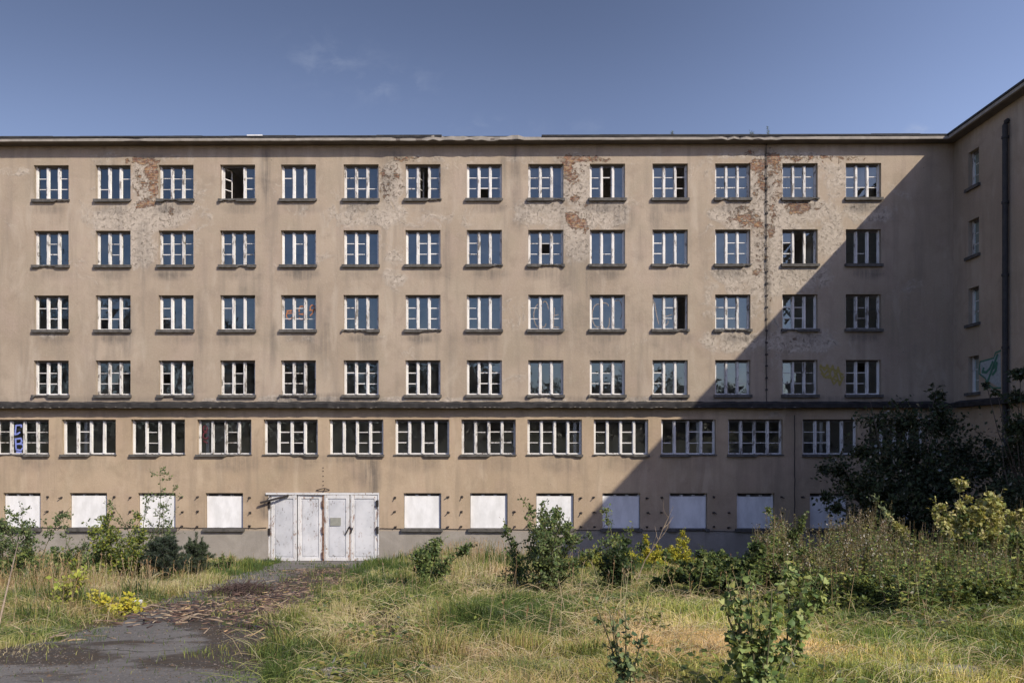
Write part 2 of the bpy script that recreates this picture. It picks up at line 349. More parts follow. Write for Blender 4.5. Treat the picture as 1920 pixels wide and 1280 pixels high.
def ground_material():
    m, t = mat('soil'); g = t.add('ShaderNodeNewGeometry').outputs['Position']
    a = t.noise(g, .5, 5, .6); b = t.noise(g, 5, 6, .65); f = t.noise(g, 40, 4, .7)
    c = t.mix(t.step(a, .35, .65), (.12, .085, .05), (.15, .125, .06)); c = t.mix(t.step(b, .45, .7), c, (.20, .155, .085)); c = t.mix(t.math('MULTIPLY', t.step(f, .45, .7), .5), c, (.05, .04, .025))
    t.put(t.b.inputs['Base Color'], c); t.b.inputs['Roughness'].default_value = 1; t.b.inputs['Specular IOR Level'].default_value = .05
    t.put(t.b.inputs['Normal'], t.bump(t.math('ADD', b, t.math('MULTIPLY', f, .4)), .8, .05)); return m
M_SOIL = ground_material()
def asphalt_material():
    m, t = mat('old_asphalt'); g = t.add('ShaderNodeNewGeometry').outputs['Position']
    a = t.noise(g, .9, 6, .6, .5); b = t.noise(g, 9, 8, .78); f = t.noise(g, 70, 4, .75); mo = t.noise(t.scale(g, (1, 1.6, 1)), 1.3, 9, .72, .5)
    c = t.mix(t.step(a, .3, .7), (.150, .140, .126), (.205, .192, .172)); c = t.mix(t.math('MULTIPLY', t.step(f, .5, .72), .6), c, (.29, .275, .26)); c = t.mix(t.math('MULTIPLY', t.step(f, .47, .3), .6), c, (.07, .066, .064))
    vo = t.add('ShaderNodeTexVoronoi', feature='DISTANCE_TO_EDGE'); vv = t.add('ShaderNodeVectorMath', operation='ADD'); t.put(vv.inputs[0], g); nn = t.add('ShaderNodeTexNoise'); t.put(nn.inputs['Vector'], g); nn.inputs['Scale'].default_value = 2.2; nn.inputs['Detail'].default_value = 6; t.put(vv.inputs[1], t.scale(nn.outputs['Color'], (.7, .7, .7))); t.put(vo.inputs['Vector'], vv.outputs[0]); vo.inputs['Scale'].default_value = .75
    ck = t.math('MULTIPLY', t.math('LESS_THAN', vo.outputs['Distance'], .016), t.step(a, .38, .6)); c = t.mix(t.math('MULTIPLY', ck, .8), c, (.04, .036, .03)); gr = t.noise(g, 26, 3, .6); c = t.mix(t.math('MULTIPLY', t.step(gr, .60, .72), .6), c, (.33, .31, .28)); c = t.mix(t.math('MULTIPLY', t.step(gr, .40, .30), .5), c, (.06, .056, .052))
    moss = t.attr('Col').outputs['Color']; sp = t.add('ShaderNodeSeparateColor'); t.put(sp.inputs[0], moss)
    mm = t.step(t.math('ADD', sp.outputs[0], t.math('MULTIPLY', t.math('SUBTRACT', mo, .5), 1.3)), .40, .62)
    mm = t.math('MULTIPLY', mm, t.math('ADD', .55, t.math('MULTIPLY', t.step(b, .3, .6), .45)))
    c = t.mix(mm, c, t.mix(t.step(b, .4, .65), (.048, .039, .031), (.105, .080, .056)))
    t.put(t.b.inputs['Base Color'], c); t.b.inputs['Roughness'].default_value = .95; t.b.inputs['Specular IOR Level'].default_value = .15
    t.put(t.b.inputs['Normal'], t.bump(t.math('ADD', t.math('MULTIPLY', b, .6), t.math('ADD', f, mm)), .6, .018)); return m
M_ASPH = asphalt_material()

# ------------------------------------------------------------------ setting: ground and path
def rect_grid(xs, ys):
    X, Y = np.meshgrid(xs, ys); nx, ny = len(xs), len(ys); i = np.arange(nx * ny).reshape(ny, nx)
    return X.ravel(), Y.ravel(), np.stack([i[:-1, :-1], i[:-1, 1:], i[1:, 1:], i[1:, :-1]], -1).reshape(-1, 4)
gx = np.concatenate([[-600, -250, -120, -70, -48], np.linspace(-34, 34, 273), [48, 70, 120, 250, 600]])
gy = np.concatenate([[-600, -250, -120, -80, -60, -52, -47], np.linspace(-43, -.25, 172), [0.1, 8, 30, 100, 400, 900]])
X, Y, Fq = rect_grid(gx, gy)
tag(npmesh('ground', np.stack([X, Y, height(X, Y)], 1), [Fq], M_SOIL, smooth=True), 'rough sloping ground of bare soil under the grass', None, None, 'structure')
pd = np.linspace(1.2, 34.85, 300); nx = 36
Lp = np.interp(pd, PD, PL) + .5 * (vnoise(pd, 0 * pd, .7, 21) - .5) + .25 * (vnoise(pd, 0 * pd, .2, 22) - .5)
Rp = np.interp(pd, PD, PR) + .5 * (vnoise(pd, 0 * pd, .8, 23) - .5) + .25 * (vnoise(pd, 0 * pd, .2, 24) - .5)
s = np.linspace(0, 1, nx); PX = Lp[:, None] + (Rp - Lp)[:, None] * s[None]; PY = np.repeat((pd - 35)[:, None], nx, 1)
PZ = height(PX, PY) + .018; PZ[:, 0] -= .05; PZ[:, -1] -= .05
i = np.arange(len(pd) * nx).reshape(len(pd), nx)
ppx = CX + F * (PX / (PY + 35)); ppy = HY + F * (CAM.z - PZ) / (PY + 35)
def blob(ax, ay, cx, cy, rx, ry): return np.exp(-((ax - cx) / rx) ** 2 - ((ay - cy) / ry) ** 2)
moss = .10 + .0 * blob(ppx, ppy, 250, 1262, 330, 30) + 1.0 * blob(ppx, ppy, 60, 1228, 130, 22) + .95 * blob(ppx, ppy, 455, 1215, 70, 45) + .6 * blob(ppx, ppy, 330, 1245, 110, 25) + .5 * blob(ppx, ppy, 60, 1275, 110, 14) + .8 * blob(ppx, ppy, 430, 1150, 160, 40) + .9 * blob(ppx, ppy, 590, 1092, 80, 20) + .5 * blob(ppx, ppy, 620, 1066, 50, 8) + .35 * blob(ppx, ppy, 220, 1205, 90, 8)
mc = np.stack([moss.ravel()] * 3, 1)
tag(npmesh('path', np.stack([PX.ravel(), PY.ravel(), PZ.ravel()], 1), [np.stack([i[:-1, :-1], i[:-1, 1:], i[1:, 1:], i[1:, :-1]], -1).reshape(-1, 4)], M_ASPH, col=mc, smooth=True),
    'broken asphalt driveway leading down to the white gate', None, None, 'structure')
# broken concrete edging showing through the grass at the foot of the picture
def slab(px0, px1, py, d, name, label):
    b = MB(); n = 14; a = atdepth(px0, d); e = atdepth(px1, d)
    top = []; 
    for k in range(n + 1):
        t = k / n; x = a.x + (e.x - a.x) * t; y = a.y + .04 * math.sin(k * 1.7); z = H1(x, y)
        top.append((x, y, z, .11 + .05 * random.random()))
    for k in range(n):
        (x0, y0, z0, w0), (x1, y1, z1, w1) = top[k], top[k + 1]; h = .02
        b.quad((x0, y0 - w0, z0 + h), (x1, y1 - w1, z1 + h), (x1, y1 + w1, z1 + h), (x0, y0 + w0, z0 + h))
        b.quad((x0, y0 - w0, z0 - .1), (x1, y1 - w1, z1 - .1), (x1, y1 - w1, z1 + h), (x0, y0 - w0, z0 + h))
        b.quad((x1, y1 + w1, z1 - .1), (x0, y0 + w0, z0 - .1), (x0, y0 + w0, z0 + h), (x1, y1 + w1, z1 + h))
    x0, y0, z0, w0 = top[0]; b.quad((x0, y0 + w0, z0 - .1), (x0, y0 - w0, z0 - .1), (x0, y0 - w0, z0 + h), (x0, y0 + w0, z0 + h))
    x0, y0, z0, w0 = top[-1]; b.quad((x0, y0 - w0, z0 - .1), (x0, y0 + w0, z0 - .1), (x0, y0 + w0, z0 + h), (x0, y0 - w0, z0 + h))
    tag(b.build(name, M_CONC), label, None, None, 'structure')
slab(545, 660, 1265, 5.35, 'kerb', 'flat grey kerb stone showing in the grass beside the driveway')
slab(735, 850, 1260, 5.38, 'kerb', 'pale kerb stone under dry grass below the wheel rut')
slab(1690, 1850, 1258, 5.42, 'kerb', 'pale kerb stone showing through the grass below the tall weeds')

# ------------------------------------------------------------------ building
BLD = empty('apartment_building', (0, 0, 0), 'long derelict five storey tan plastered building with rows of white framed windows', 'building')
WXP = 20.36                                             # plane of the right wing's wall
ZTOP = fz(262); ZR = [(fz(307.5), fz(372.5)), (fz(431), fz(496)), (fz(552.5), fz(617.5)), (fz(675), fz(740))]
Z5 = (fz(786), fz(852)); Z6 = (fz(924), fz(990.5))
COLS = [96, 212, 330, 445.5, 559.5, 677, 793, 908, 1023.5, 1139, 1256.5, 1374, 1500, 1619]
C5 = [41, 166.5, 296, 420.5, 545, 668, 791.5, 916, 1040, 1164.5, 1291, 1416.5, 1556.5, 1681]
C6 = [41, 165.5, 294, 420.5, 792, 916.5, 1040.5, 1165, 1290.5, 1417, 1554, 1679]
HW, HW5, HW6 = 33 / 40, 51 / 40, 35.3 / 40
REC = .22
opens = []                                              # x0,x1,z0,z1
for (zt, zb) in ZR:
    for c in COLS: opens.append((fx(c) - HW, fx(c) + HW, zb, zt))
for c in C5: opens.append((fx(c) - HW5, fx(c) + HW5, Z5[1], Z5[0]))
for c in C6: opens.append((fx(c) - HW6, fx(c) + HW6, Z6[1], Z6[0]))
GX0, GX1, GZ0, GZ1 = fx(503), fx(711), -.25, fz(923); opens.append((GX0, GX1, GZ0, GZ1))
XL, XR, ZB = -33.0, WXP, -.8

def refine(vals, step):
    vals = sorted(set(round(v, 4) for v in vals)); o = [vals[0]]
    for a, b in zip(vals, vals[1:]):
        n = max(1, int(math.ceil((b - a) / step)))
        o += [a + (b - a) * k / n for k in range(1, n + 1)]
    return np.array(o)
def wall_mesh(name, ops, u0, u1, z0, z1, place, uoff, attrs, flip, depth=REC):
    us = refine([u0, u1] + [o[0] for o in ops] + [o[1] for o in ops], .16); zs = refine([z0, z1] + [o[2] for o in ops] + [o[3] for o in ops], .16)
    U, Z, Q = rect_grid(us, zs)
    uc = (us[:-1] + us[1:]) / 2; zc = (zs[:-1] + zs[1:]) / 2; keep = np.ones((len(zc), len(uc)), bool)
    for o in ops: keep &= ~(((uc > o[0]) & (uc < o[1]))[None, :] & ((zc > o[2]) & (zc < o[3]))[:, None])
    Q = Q[keep.ravel()]
    V = [place(U, Z, 0.0)]; uvs = [np.stack([U + uoff, Z], 1)]; n = len(U); qs = [Q]
    at = {k: [f(U, Z)] for k, f in attrs.items()}
    for o in ops:                                       # jambs, head and bottom of each opening
        a, b, c, d = o
        for (p, q) in (((a, c), (a, d)), ((b, d), (b, c)), ((a, d), (b, d)), ((b, c), (a, c))):
            uu = np.array([p[0], q[0], q[0], p[0]]); zz = np.array([p[1], q[1], q[1], p[1]]); dd = np.array([0, 0, depth + .08, depth + .08])
            V.append(place(uu, zz, dd)); uvs.append(np.stack([uu + uoff + dd, zz + dd], 1)); qs.append(np.array([[n, n + 1, n + 2, n + 3]])); n += 4
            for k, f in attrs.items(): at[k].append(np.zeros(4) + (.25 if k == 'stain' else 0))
    Q = np.concatenate(qs); Q = Q[:, ::-1] if flip else Q
    o = npmesh(name, np.concatenate(V), [Q], M_WALL, BLD); me = o.data
    uv = me.uv_layers.new(name='uv'); UV = np.concatenate(uvs)[Q.ravel()]; uv.data.foreach_set('uv', UV.astype(np.float32).ravel())
    for k, a in at.items():
        l = me.attributes.new(k, 'FLOAT', 'POINT'); l.data.foreach_set('value', np.concatenate(a).astype(np.float32))
    return o
def pxf(U, Z):
    return CX + F * U / 35.0 + F * math.tan(YAW), HY + F * (CAM.z - Z) / 35.0
PALE = [(1450, 420, 130, 150, .62), (1520, 330, 120, 50, .5), (1080, 390, 110, 90, .5), (265, 400, 150, 90, .45), (715, 390, 120, 90, .4), (1400, 560, 90, 70, .55), (860, 300, 60, 20, .35), (150, 300, 120, 14, .35), (1000, 300, 60, 12, .4), (265, 405, 110, 32, 1), (262, 460, 28, 50, .9), (268, 340, 32, 46, .8), (180, 395, 40, 22, .6), (700, 400, 85, 30, .75), (735, 340, 22, 50, .9), (742, 500, 26, 60, .55), (560, 380, 30, 30, .4),
        (1080, 345, 34, 56, .9), (1015, 400, 60, 30, .85), (1085, 440, 34, 60, .85), (1135, 405, 50, 32, .8), (1390, 400, 70, 26, .9), (1425, 345, 26, 60, 1), (1425, 500, 36, 70, .95), (1372, 640, 62, 24, .85), (1372, 515, 50, 22, .9),
        (1500, 395, 80, 26, .9), (1452, 470, 30, 110, .9), (1500, 520, 70, 30, .85), (1560, 430, 26, 60, .8), (1562, 340, 24, 46, .7), (1620, 400, 60, 22, .7), (1500, 640, 90, 26, .8), (1500, 295, 100, 10, .7), (1380, 292, 60, 8, .6), (800, 298, 80, 8, .5), (330, 296, 60, 8, .5),
        (95, 625, 34, 10, .5), (330, 628, 30, 10, .4), (560, 630, 36, 10, .4), (690, 630, 36, 10, .4), (500, 500, 30, 8, .3), (515, 748, 36, 8, 1), (612, 747, 30, 6, .9), (720, 749, 60, 8, .6), (860, 750, 70, 6, .7), (1040, 749, 30, 7, 1), (1165, 750, 36, 7, .7), (1240, 749, 50, 6, .9), (420, 750, 50, 6, .7), (180, 1005, 34, 16, .6), (1440, 780, 30, 14, .4),
        (20, 318, 40, 12, .5), (1190, 300, 60, 10, .4)]
BRICK = [(1440, 350, 34, 90, .42), (1430, 480, 22, 80, .36), (1075, 340, 30, 50, .4), (1085, 415, 34, 26, .45), (272, 335, 36, 46, .45), (735, 340, 26, 44, .38), (1500, 392, 50, 18, .42), (1400, 410, 50, 26, .42), (1540, 300, 110, 9, .4), (1110, 298, 70, 9, .4), (1420, 580, 14, 30, .3), (1610, 300, 40, 6, .3), (283, 322, 14, 22, 1), (270, 300, 34, 6, .85), (262, 297, 22, 5, .8), (286, 352, 10, 22, .9), (262, 338, 16, 12, .5), (272, 380, 22, 9, .9), (236, 299, 5, 8, .9), (252, 335, 7, 6, .6), (240, 394, 40, 8, .35), (316, 396, 22, 9, .5),
         (742, 325, 10, 16, .55), (724, 355, 16, 18, .55), (755, 298, 34, 5, .75), (716, 320, 8, 10, .6), (748, 340, 8, 30, .4),
         (1066, 310, 12, 22, .95), (1082, 298, 46, 7, .85), (1073, 332, 10, 10, .9), (1068, 297, 30, 5, .9), (1078, 374, 12, 7, .85), (1095, 386, 14, 5, .6), (1070, 408, 16, 10, .95), (1085, 420, 18, 11, 1), (1098, 432, 8, 8, .8), (1130, 302, 16, 6, .6),
         (1420, 312, 18, 16, .9), (1428, 345, 10, 18, .75), (1414, 362, 10, 12, .55), (1392, 395, 26, 8, .55), (1398, 412, 26, 9, .9), (1418, 422, 14, 9, .8), (1424, 438, 14, 8, .6), (1405, 288, 12, 6, .6), (1416, 512, 9, 7, .8), (1424, 566, 6, 4, .6), (1420, 470, 10, 20, .4),
         (1450, 300, 16, 14, .85), (1455, 322, 14, 16, .65), (1500, 391, 21, 12, 1), (1482, 388, 18, 8, .6), (1560, 297, 44, 5, .7), (1496, 297, 40, 6, .75), (1448, 400, 8, 26, .6), (1446, 432, 10, 16, .7), (1604, 296, 30, 4, .5), (1452, 360, 8, 16, .4), (1590, 388, 20, 6, .35), (1443, 562, 5, 8, .7), (1476, 460, 10, 8, .3),
         (1492, 636, 10, 7, .4), (1180, 298, 8, 6, .5)]
STAIN = [(497, 320, 9, 70, .75), (503, 400, 14, 60, .3), (966, 335, 9, 70, .55), (697, 892, 16, 44, 1.0), (680, 880, 22, 40, .45), (497, 950, 12, 26, .75), (600, 748, 130, 9, .75), (1170, 410, 26, 26, .55), (1080, 500, 60, 50, .35), (1110, 600, 80, 60, .22), (650, 860, 60, 10, .5), (60, 866, 40, 12, .5), (560, 862, 50, 10, .4),
         (690, 650, 20, 26, .4), (600, 650, 20, 20, .3), (1437, 500, 6, 260, .55), (1437, 330, 14, 60, .5), (1200, 748, 260, 6, .5), (250, 750, 260, 5, .5), (730, 293, 30, 14, .6), (1250, 640, 40, 16, .3), (1020, 628, 50, 12, .4), (1480, 880, 60, 60, .25), (1490, 800, 20, 60, .3), (1030, 380, 60, 14, .3), (268, 292, 60, 6, .4), (1600, 752, 200, 10, .5), (1650, 560, 60, 160, .18)]
for c in COLS:
    for (zt, zb) in ((374, 0), (497, 0), (618, 0)): STAIN.append((c + random.uniform(-12, 12), zt + 16, 34, 10, random.uniform(.3, .8)))
for c in C5: STAIN.append((c + random.uniform(-20, 20), 868, 44, 18, random.uniform(.15, .45)))
for c in C6: STAIN.append((c + random.uniform(-20, 20), 1010, 30, 14, random.uniform(.1, .4)))
for _ in range(46): STAIN.append((random.uniform(0, 1700), random.choice((395, 520, 640, 470, 330, 590)) + random.uniform(-14, 14), random.uniform(5, 16), random.uniform(26, 62), random.uniform(.22, .5)))
for _ in range(30): PALE.append((random.uniform(0, 1700), random.uniform(300, 740), random.uniform(30, 80), random.uniform(12, 40), random.uniform(.22, .36)))
def blobs(lst):
    def f(U, Z):
        x, y = pxf(U, Z); a = np.zeros_like(x)
        for (cx, cy, rx, ry, k) in lst:
            a = np.maximum(a, k * sstep(1.35, .55, np.sqrt(((x - cx) / rx) ** 2 + ((y - cy) / ry) ** 2)))
        return a
    return f
ZPL = fz(991)
wall_mesh('wall', opens, XL, XR, ZB, ZTOP, lambda U, Z, d: np.stack([U, 0 * U + d, Z], 1), 0.0,
          {'pale': blobs(PALE), 'brick': blobs(BRICK), 'stain': blobs(STAIN), 'plinth': lambda U, Z: (Z < ZPL).astype(float)}, False)
# right wing
WY = lambda px: onwing(px, HY, WXP).y
wy0, wy1 = WY(1815.5), WY(1835.5)
wops = [(wy1, wy0, zb, zt) for (zt, zb) in ZR]
WEND = -20.6
wall_mesh('wing_wall', wops, WEND, 0.0, ZB, ZTOP, lambda U, Z, d: np.stack([WXP + 0 * U + d, U, Z], 1), 80.0,
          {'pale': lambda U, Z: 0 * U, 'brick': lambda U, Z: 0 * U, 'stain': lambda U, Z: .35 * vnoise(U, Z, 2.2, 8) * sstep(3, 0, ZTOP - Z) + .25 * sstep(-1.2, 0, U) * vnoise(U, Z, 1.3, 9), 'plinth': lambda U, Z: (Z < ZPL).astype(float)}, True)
b = MB()                                                # far faces of the wing and the roof plates
b.quad((WXP, WEND, ZB), (WXP + 11, WEND, ZB), (WXP + 11, WEND, ZTOP), (WXP, WEND, ZTOP))
b.quad((WXP + 11, WEND, ZB), (WXP + 11, 14, ZB), (WXP + 11, 14, ZTOP), (WXP + 11, WEND, ZTOP))
b.quad((WXP + 11, 14, ZB), (XL, 14, ZB), (XL, 14, ZTOP), (WXP + 11, 14, ZTOP))
b.quad((XL, 14, ZB), (XL, 0, ZB), (XL, 0, ZTOP), (XL, 14, ZTOP))
b.build('rear_wall', M_CONC, BLD)
CP = .56                                                # how far the eaves stand out
zf0, zf1, zr1 = fz(262.5, -CP), fz(257, -CP), fz(253.3, -CP)
# eaves: soffit, fascia in broken lengths, felt edge
b = MB()
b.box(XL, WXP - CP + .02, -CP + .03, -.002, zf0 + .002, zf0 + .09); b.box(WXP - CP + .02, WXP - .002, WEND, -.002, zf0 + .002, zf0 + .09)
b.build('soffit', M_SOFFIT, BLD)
def fascia():
    x = XL; prof = []
    while x < WXP - CP:
        px = CX + F * x / 35; bad = 700 < px < 972 or 1330 < px < 1440 or 230 < px < 275
        zt = zf1 + (random.uniform(-.02, .10) if 700 < px < 972 else random.uniform(-.006, .006)) ; zb = zf0 + (random.uniform(-.03, .05) if bad else random.uniform(-.004, .004))
        prof.append((x, zt, zb, -CP + (random.uniform(-.03, .04) if bad else random.uniform(-.004, .004)))); x += .28 if bad else .7
    prof.append((WXP - CP, zf1, zf0, -CP)); b = MB()
    for (x0, t0, b0, y0), (x1, t1, b1, y1) in zip(prof, prof[1:]):
        b.quad((x0, y0, b0), (x1, y1, b1), (x1, y1, t1), (x0, y0, t0)); b.quad((x0, y0, t0), (x1, y1, t1), (x1, y1 + .5, t1), (x0, y0 + .5, t0)); b.quad((x0, y0 + .1, b0), (x1, y1 + .1, b1), (x1, y1, b1), (x0, y0, b0))
    X = WXP - CP
    b.quad((X, -CP, zf0), (X, WEND, zf0), (X, WEND, zf1), (X, -CP, zf1)); b.quad((X, -CP, zf1), (X, WEND, zf1), (X + .5, WEND, zf1), (X + .5, -CP, zf1)); b.quad((X + .1, -CP, zf0), (X + .1, WEND, zf0), (X, WEND, zf0), (X, -CP, zf0))
    b.quad((X, WEND, zf0), (X + 1, WEND, zf0), (X + 1, WEND, zf1), (X, WEND, zf1))
    b.build('cornice', M_CONC, BLD)
fascia()
b = MB(); x = XL
while x < WXP - CP - .05:
    px = CX + F * x / 35; L = random.uniform(1.2, 3.2)
    if px < 700 < px + L * 40: L = max(.2, (700 - px) / 40)
    x1 = min(x + L, WXP - CP - .03)
    if not (700 <= px < 965): b.box(x, x1, -CP - .035, 14.2, zf1 + .003 + random.uniform(0, .02), zr1 + random.uniform(-.015, .012))
    else: b.box(x, x1, -CP + random.choice((.25, .02, -.02)), 14.2, zf1 + .003, zr1 + random.uniform(-.04, .06))
    x = x1
b.box(WXP - CP - .04, WXP + 11.3, WEND - .04, 14.25, zf1 + .012, zr1 + .012)
b.build('roof', M_BITUMEN, BLD)
b = MB(); a = onfac(463, 252, -CP - .05); e = onfac(492, 254, -CP - .05); b.box(a.x, e.x, -CP - .06, -CP + .5, a.z - .07, a.z - .02); b.build('roof_sheet', M_BOARD, BLD)
# string course between the fourth and fifth rows
LP = .42; zl1, zl0 = fz(756.5, -LP), fz(764.5, -LP)
def course():
    b = MB(); x = XL; prof = []
    while x < WXP - LP:
        prof.append((x, zl1 + random.uniform(-.02, .02), zl0 + random.uniform(-.012, .02), -LP + random.uniform(-.012, .012))); x += .22
    prof.append((WXP - LP, zl1, zl0, -LP))
    for (x0, t0, b0, y0), (x1, t1, b1, y1) in zip(prof, prof[1:]):
        b.quad((x0, y0, b0), (x1, y1, b1), (x1, y1, t1), (x0, y0, t0)); b.quad((x0, y0, t0), (x1, y1, t1), (x1, .0, t1 + .12), (x0, .0, t0 + .12)); b.quad((x0, .0, b0), (x1, .0, b1), (x1, y1, b1), (x0, y0, b0))
        if random.random() < .42 and x0 < 13:           # crumbled pale lip under the tar
            q = random.uniform(.012, .026); zz = b0 + random.uniform(.0, .02); b.quad((x0, y0 - .006, zz), (x0 + random.uniform(.04, .14), y0 - .012, zz), (x0 + .1, y0 - .012, zz + q), (x0 + .02, y0 - .006, zz + q), 1)
    X = WXP - LP; y = -LP
    while y > WEND:
        y2 = y - .5; b.quad((X, y, zl0), (X, y2, zl0), (X, y2, zl1), (X, y, zl1)); b.quad((X, y, zl1), (X, y2, zl1), (WXP, y2, zl1 + .12), (WXP, y, zl1 + .12)); b.quad((WXP, y, zl0), (WXP, y2, zl0), (X, y2, zl0), (X, y, zl0)); y = y2
    b.build('ledge', [M_LEDGE, M_CONC], BLD)
course()
# storeys behind the windows
b = MB(); floors = [fz(1052)] + [zb - .95 for (_, zb) in [Z5]] + [zb - .95 for (_, zb) in ZR[::-1]]
for z in floors: b.box(XL + .02, WXP - .02, .30, 13.9, z - .22, z)
b.box(XL + .02, WXP + 10.9, .30, 13.9, ZTOP - .25, ZTOP - .02)
b.box(XL + .02, WXP - .02, 5.6, 5.75, ZB, ZTOP - .26)
k = 0; x = fx(154)
while x > XL: x -= 5.8
while x < WXP - .5:
    b.box(x - .07, x + .07, .30, 5.58, ZB, ZTOP - .26); x += 5.8
b.box(WXP + 3, WXP + 3.1, WEND + .1, -.05, ZB, ZTOP - .3)
b.build('interior_wall', M_INT, BLD)

# windows
def ribbon(b, pts, wid, y, axis='y', m=0):
    """a painted line of given width lying on a plane"""
    P = [Vector((p[0], p[1])) for p in pts]
    for k in range(len(P) - 1):
        d = (P[k + 1] - P[k]); d = d.normalized() if d.length else Vector((1, 0)); n = Vector((-d.y, d.x)) * wid / 2; e = d * wid * .3
        q = [P[k] - e - n, P[k + 1] + e - n, P[k + 1] + e + n, P[k] - e + n]
        yy = y - .0006 * k
        b.quad(*[((p.x, yy, p.y) if axis == 'y' else (yy, p.x, p.y)) for p in q], m=m)
def bars(b, M, xa, xb, z0, z1, y, pat, mh):
    """sash of one casement: stiles, rails, glazing bars"""
    st = .036; yb = y + .045
    b.box(xa, xa + st, y, yb, z0, z1, M=M); b.box(xb - st, xb, y, yb, z0, z1, M=M)
    b.box(xa + st, xb - st, y, yb, z0, z0 + .03, M=M); b.box(xa + st, xb - st, y, yb, z1 - .04, z1, 1 if M is None else 0, M=M)
    if pat in 'mxX':
        for k in (1, 2):
            zz = z0 + (z1 - z0) * (k / 3) + random.uniform(-.012, .012)
            if random.random() < mh: 
                cut = random.choice((1, 1, 1, .8)); xx = xb - st if cut == 1 else xa + (xb - xa) * cut
                b.box(xa + st, xx, y + .004, yb - .006, zz - .017, zz + .017 + random.choice((0, 0, .012)), M=M)
def make_window(place, x0, x1, z0, z1, pat, label=None, worn=False, sill='full', board=False, sillw=.06, sillout=.13, chip=.5):
    """place(x,y,z): facade coordinates (y into the wall) to world"""
    n = len(pat); fr = .07; mu = .085
    b = MB(); y = REC - .03
    b.box(x0, x0 + fr, y, y + .1, z0, z1); b.box(x1 - fr, x1, y, y + .1, z0, z1); b.box(x0 + fr, x1 - fr, y, y + .1, z1 - .08, z1, 1); b.box(x0 + fr, x1 - fr, y, y + .1, z0, z0 + .045)
    inner = x1 - x0 - 2 * fr; cw = (inner - mu * (n - 1)) / n; panes = MB()
    for k in range(n):
        xa = x0 + fr + k * (cw + mu); xb = xa + cw
        if k and pat[k] != '_':
            z = z0 + .045; dx = 0                        # post, split into lengths so that its paint edge is uneven
            while z < z1 - .081:
                zz = min(z + random.uniform(.18, .5), z1 - .08); j = random.uniform(-.009, .009)
                b.box(xa - mu + j, xa + j, y - .035 + random.uniform(-.004, .004), y + .1, z, zz); z = zz
        c = pat[k]; sy = REC + .0
        if c == '_': continue
        if c in 'oO':                                   # casement swung into the room
            ang = R(random.uniform(55, 80)); hx = xa if c == 'o' else xb
            M = Matrix.Translation((hx, sy + .05, 0)) @ Matrix.Rotation(ang if c == 'o' else -ang, 4, 'Z') @ Matrix.Translation((-hx, -sy - .05, 0))
            bars(b, M, xa, xb, z0 + .045, z1 - .08, sy, 'm', .8)
        elif c == 't':                                  # casement ajar
            M = Matrix.Translation((xa, sy + .05, 0)) @ Matrix.Rotation(R(18), 4, 'Z') @ Matrix.Translation((-xa, -sy - .05, 0))
            bars(b, M, xa, xb, z0 + .045, z1 - .08, sy, 'm', 1)
        else:
            bars(b, None, xa, xb, z0 + .045, z1 - .08, sy, c, .93)
            if c in 'ms':
                rows = 3 if c == 'm' else 1; h = (z1 - .12 - z0 - .075) / rows
                for r in range(rows):
                    if c == 'm' and random.random() < .018: continue
                    j = [random.uniform(-.0035, .0035) for _ in range(4)]; za = z0 + .075 + h * r; zb = za + h; yp = sy + .022
                    panes.quad((xa + .03, yp + j[0], za), (xb - .03, yp + j[1], za), (xb - .03, yp + j[2], zb), (xa + .03, yp + j[3], zb))
    def tf(m): m.v = [place(*p) for p in m.v]; return m
    wo = tf(b).build('window', [M_FRAME2 if worn or random.random() < .35 else M_FRAME, M_HEAD], BLD)
    if label: wo['label'] = label
    if panes.v: tf(panes).build('pane', M_GLASS, wo)
    if board:
        bb = MB(); bb.box(x0 + .02, x1 - .02 - random.uniform(0, .04), .135, .15, z0 + .012, z1 - random.uniform(.135, .165), jit=.005); tf(bb).build('board', M_BOARD, wo)
    if sill:
        s_ = MB(); L = x1 - x0 + 2 * sillw; ns = 18; xs = [x0 - sillw + L * k / ns for k in range(ns + 1)]
        h = .135 if sill == 'full' else .10; lo = []; ou = []; c0 = random.random(); cl = random.uniform(.2, .7); broken = random.random() < chip
        for k in range(ns + 1):
            t = k / ns; d = h + random.uniform(-.006, .006); oo = sillout
            if broken and c0 < t < c0 + cl: d *= random.uniform(.35, .7); oo *= random.uniform(.5, .9)
            if sill == 'thin' and (t > .5) == (c0 > .5): d *= .45; oo *= .5
            lo.append(z0 - d); ou.append(oo)
        for k in range(ns):
            a, e = xs[k], xs[k + 1]; zt = z0 + .02
            s_.quad((a, -ou[k], lo[k]), (e, -ou[k + 1], lo[k + 1]), (e, -ou[k + 1], zt - .02), (a, -ou[k], zt - .02)); s_.quad((a, -ou[k], zt - .02), (e, -ou[k + 1], zt - .02), (e, REC - .031, zt), (a, REC - .031, zt)); s_.quad((a, .0, lo[k] + .02), (e, .0, lo[k + 1] + .02), (e, -ou[k + 1], lo[k + 1]), (a, -ou[k], lo[k]))
        for (k, q) in ((0, 0), (ns, 1)):
            a = xs[k]; pts = [(a, 0.0, lo[k] + .02), (a, -ou[k], lo[k]), (a, -ou[k], z0), (a, 0.0, z0 + .015)]; s_.quad(*(pts if q == 0 else pts[::-1]))
        tf(s_).build('sill', M_SILL, wo)
    return wo
ident = lambda x, y, z: (x, y, z)
PAT = ['mmm msm mmm o_m mss mmm mom mmm mms mxs mmX mmm mmm mmm', 'sms sms mmm msm sms mms smm mss mmm sms mss smm mos sms',
       'mmm mmm mss mss mmm mss msm mss msm mss smo mms mms sms', 'mms mmm mss mms mms mmm mss smm sss mms mss ssm mmm mms']
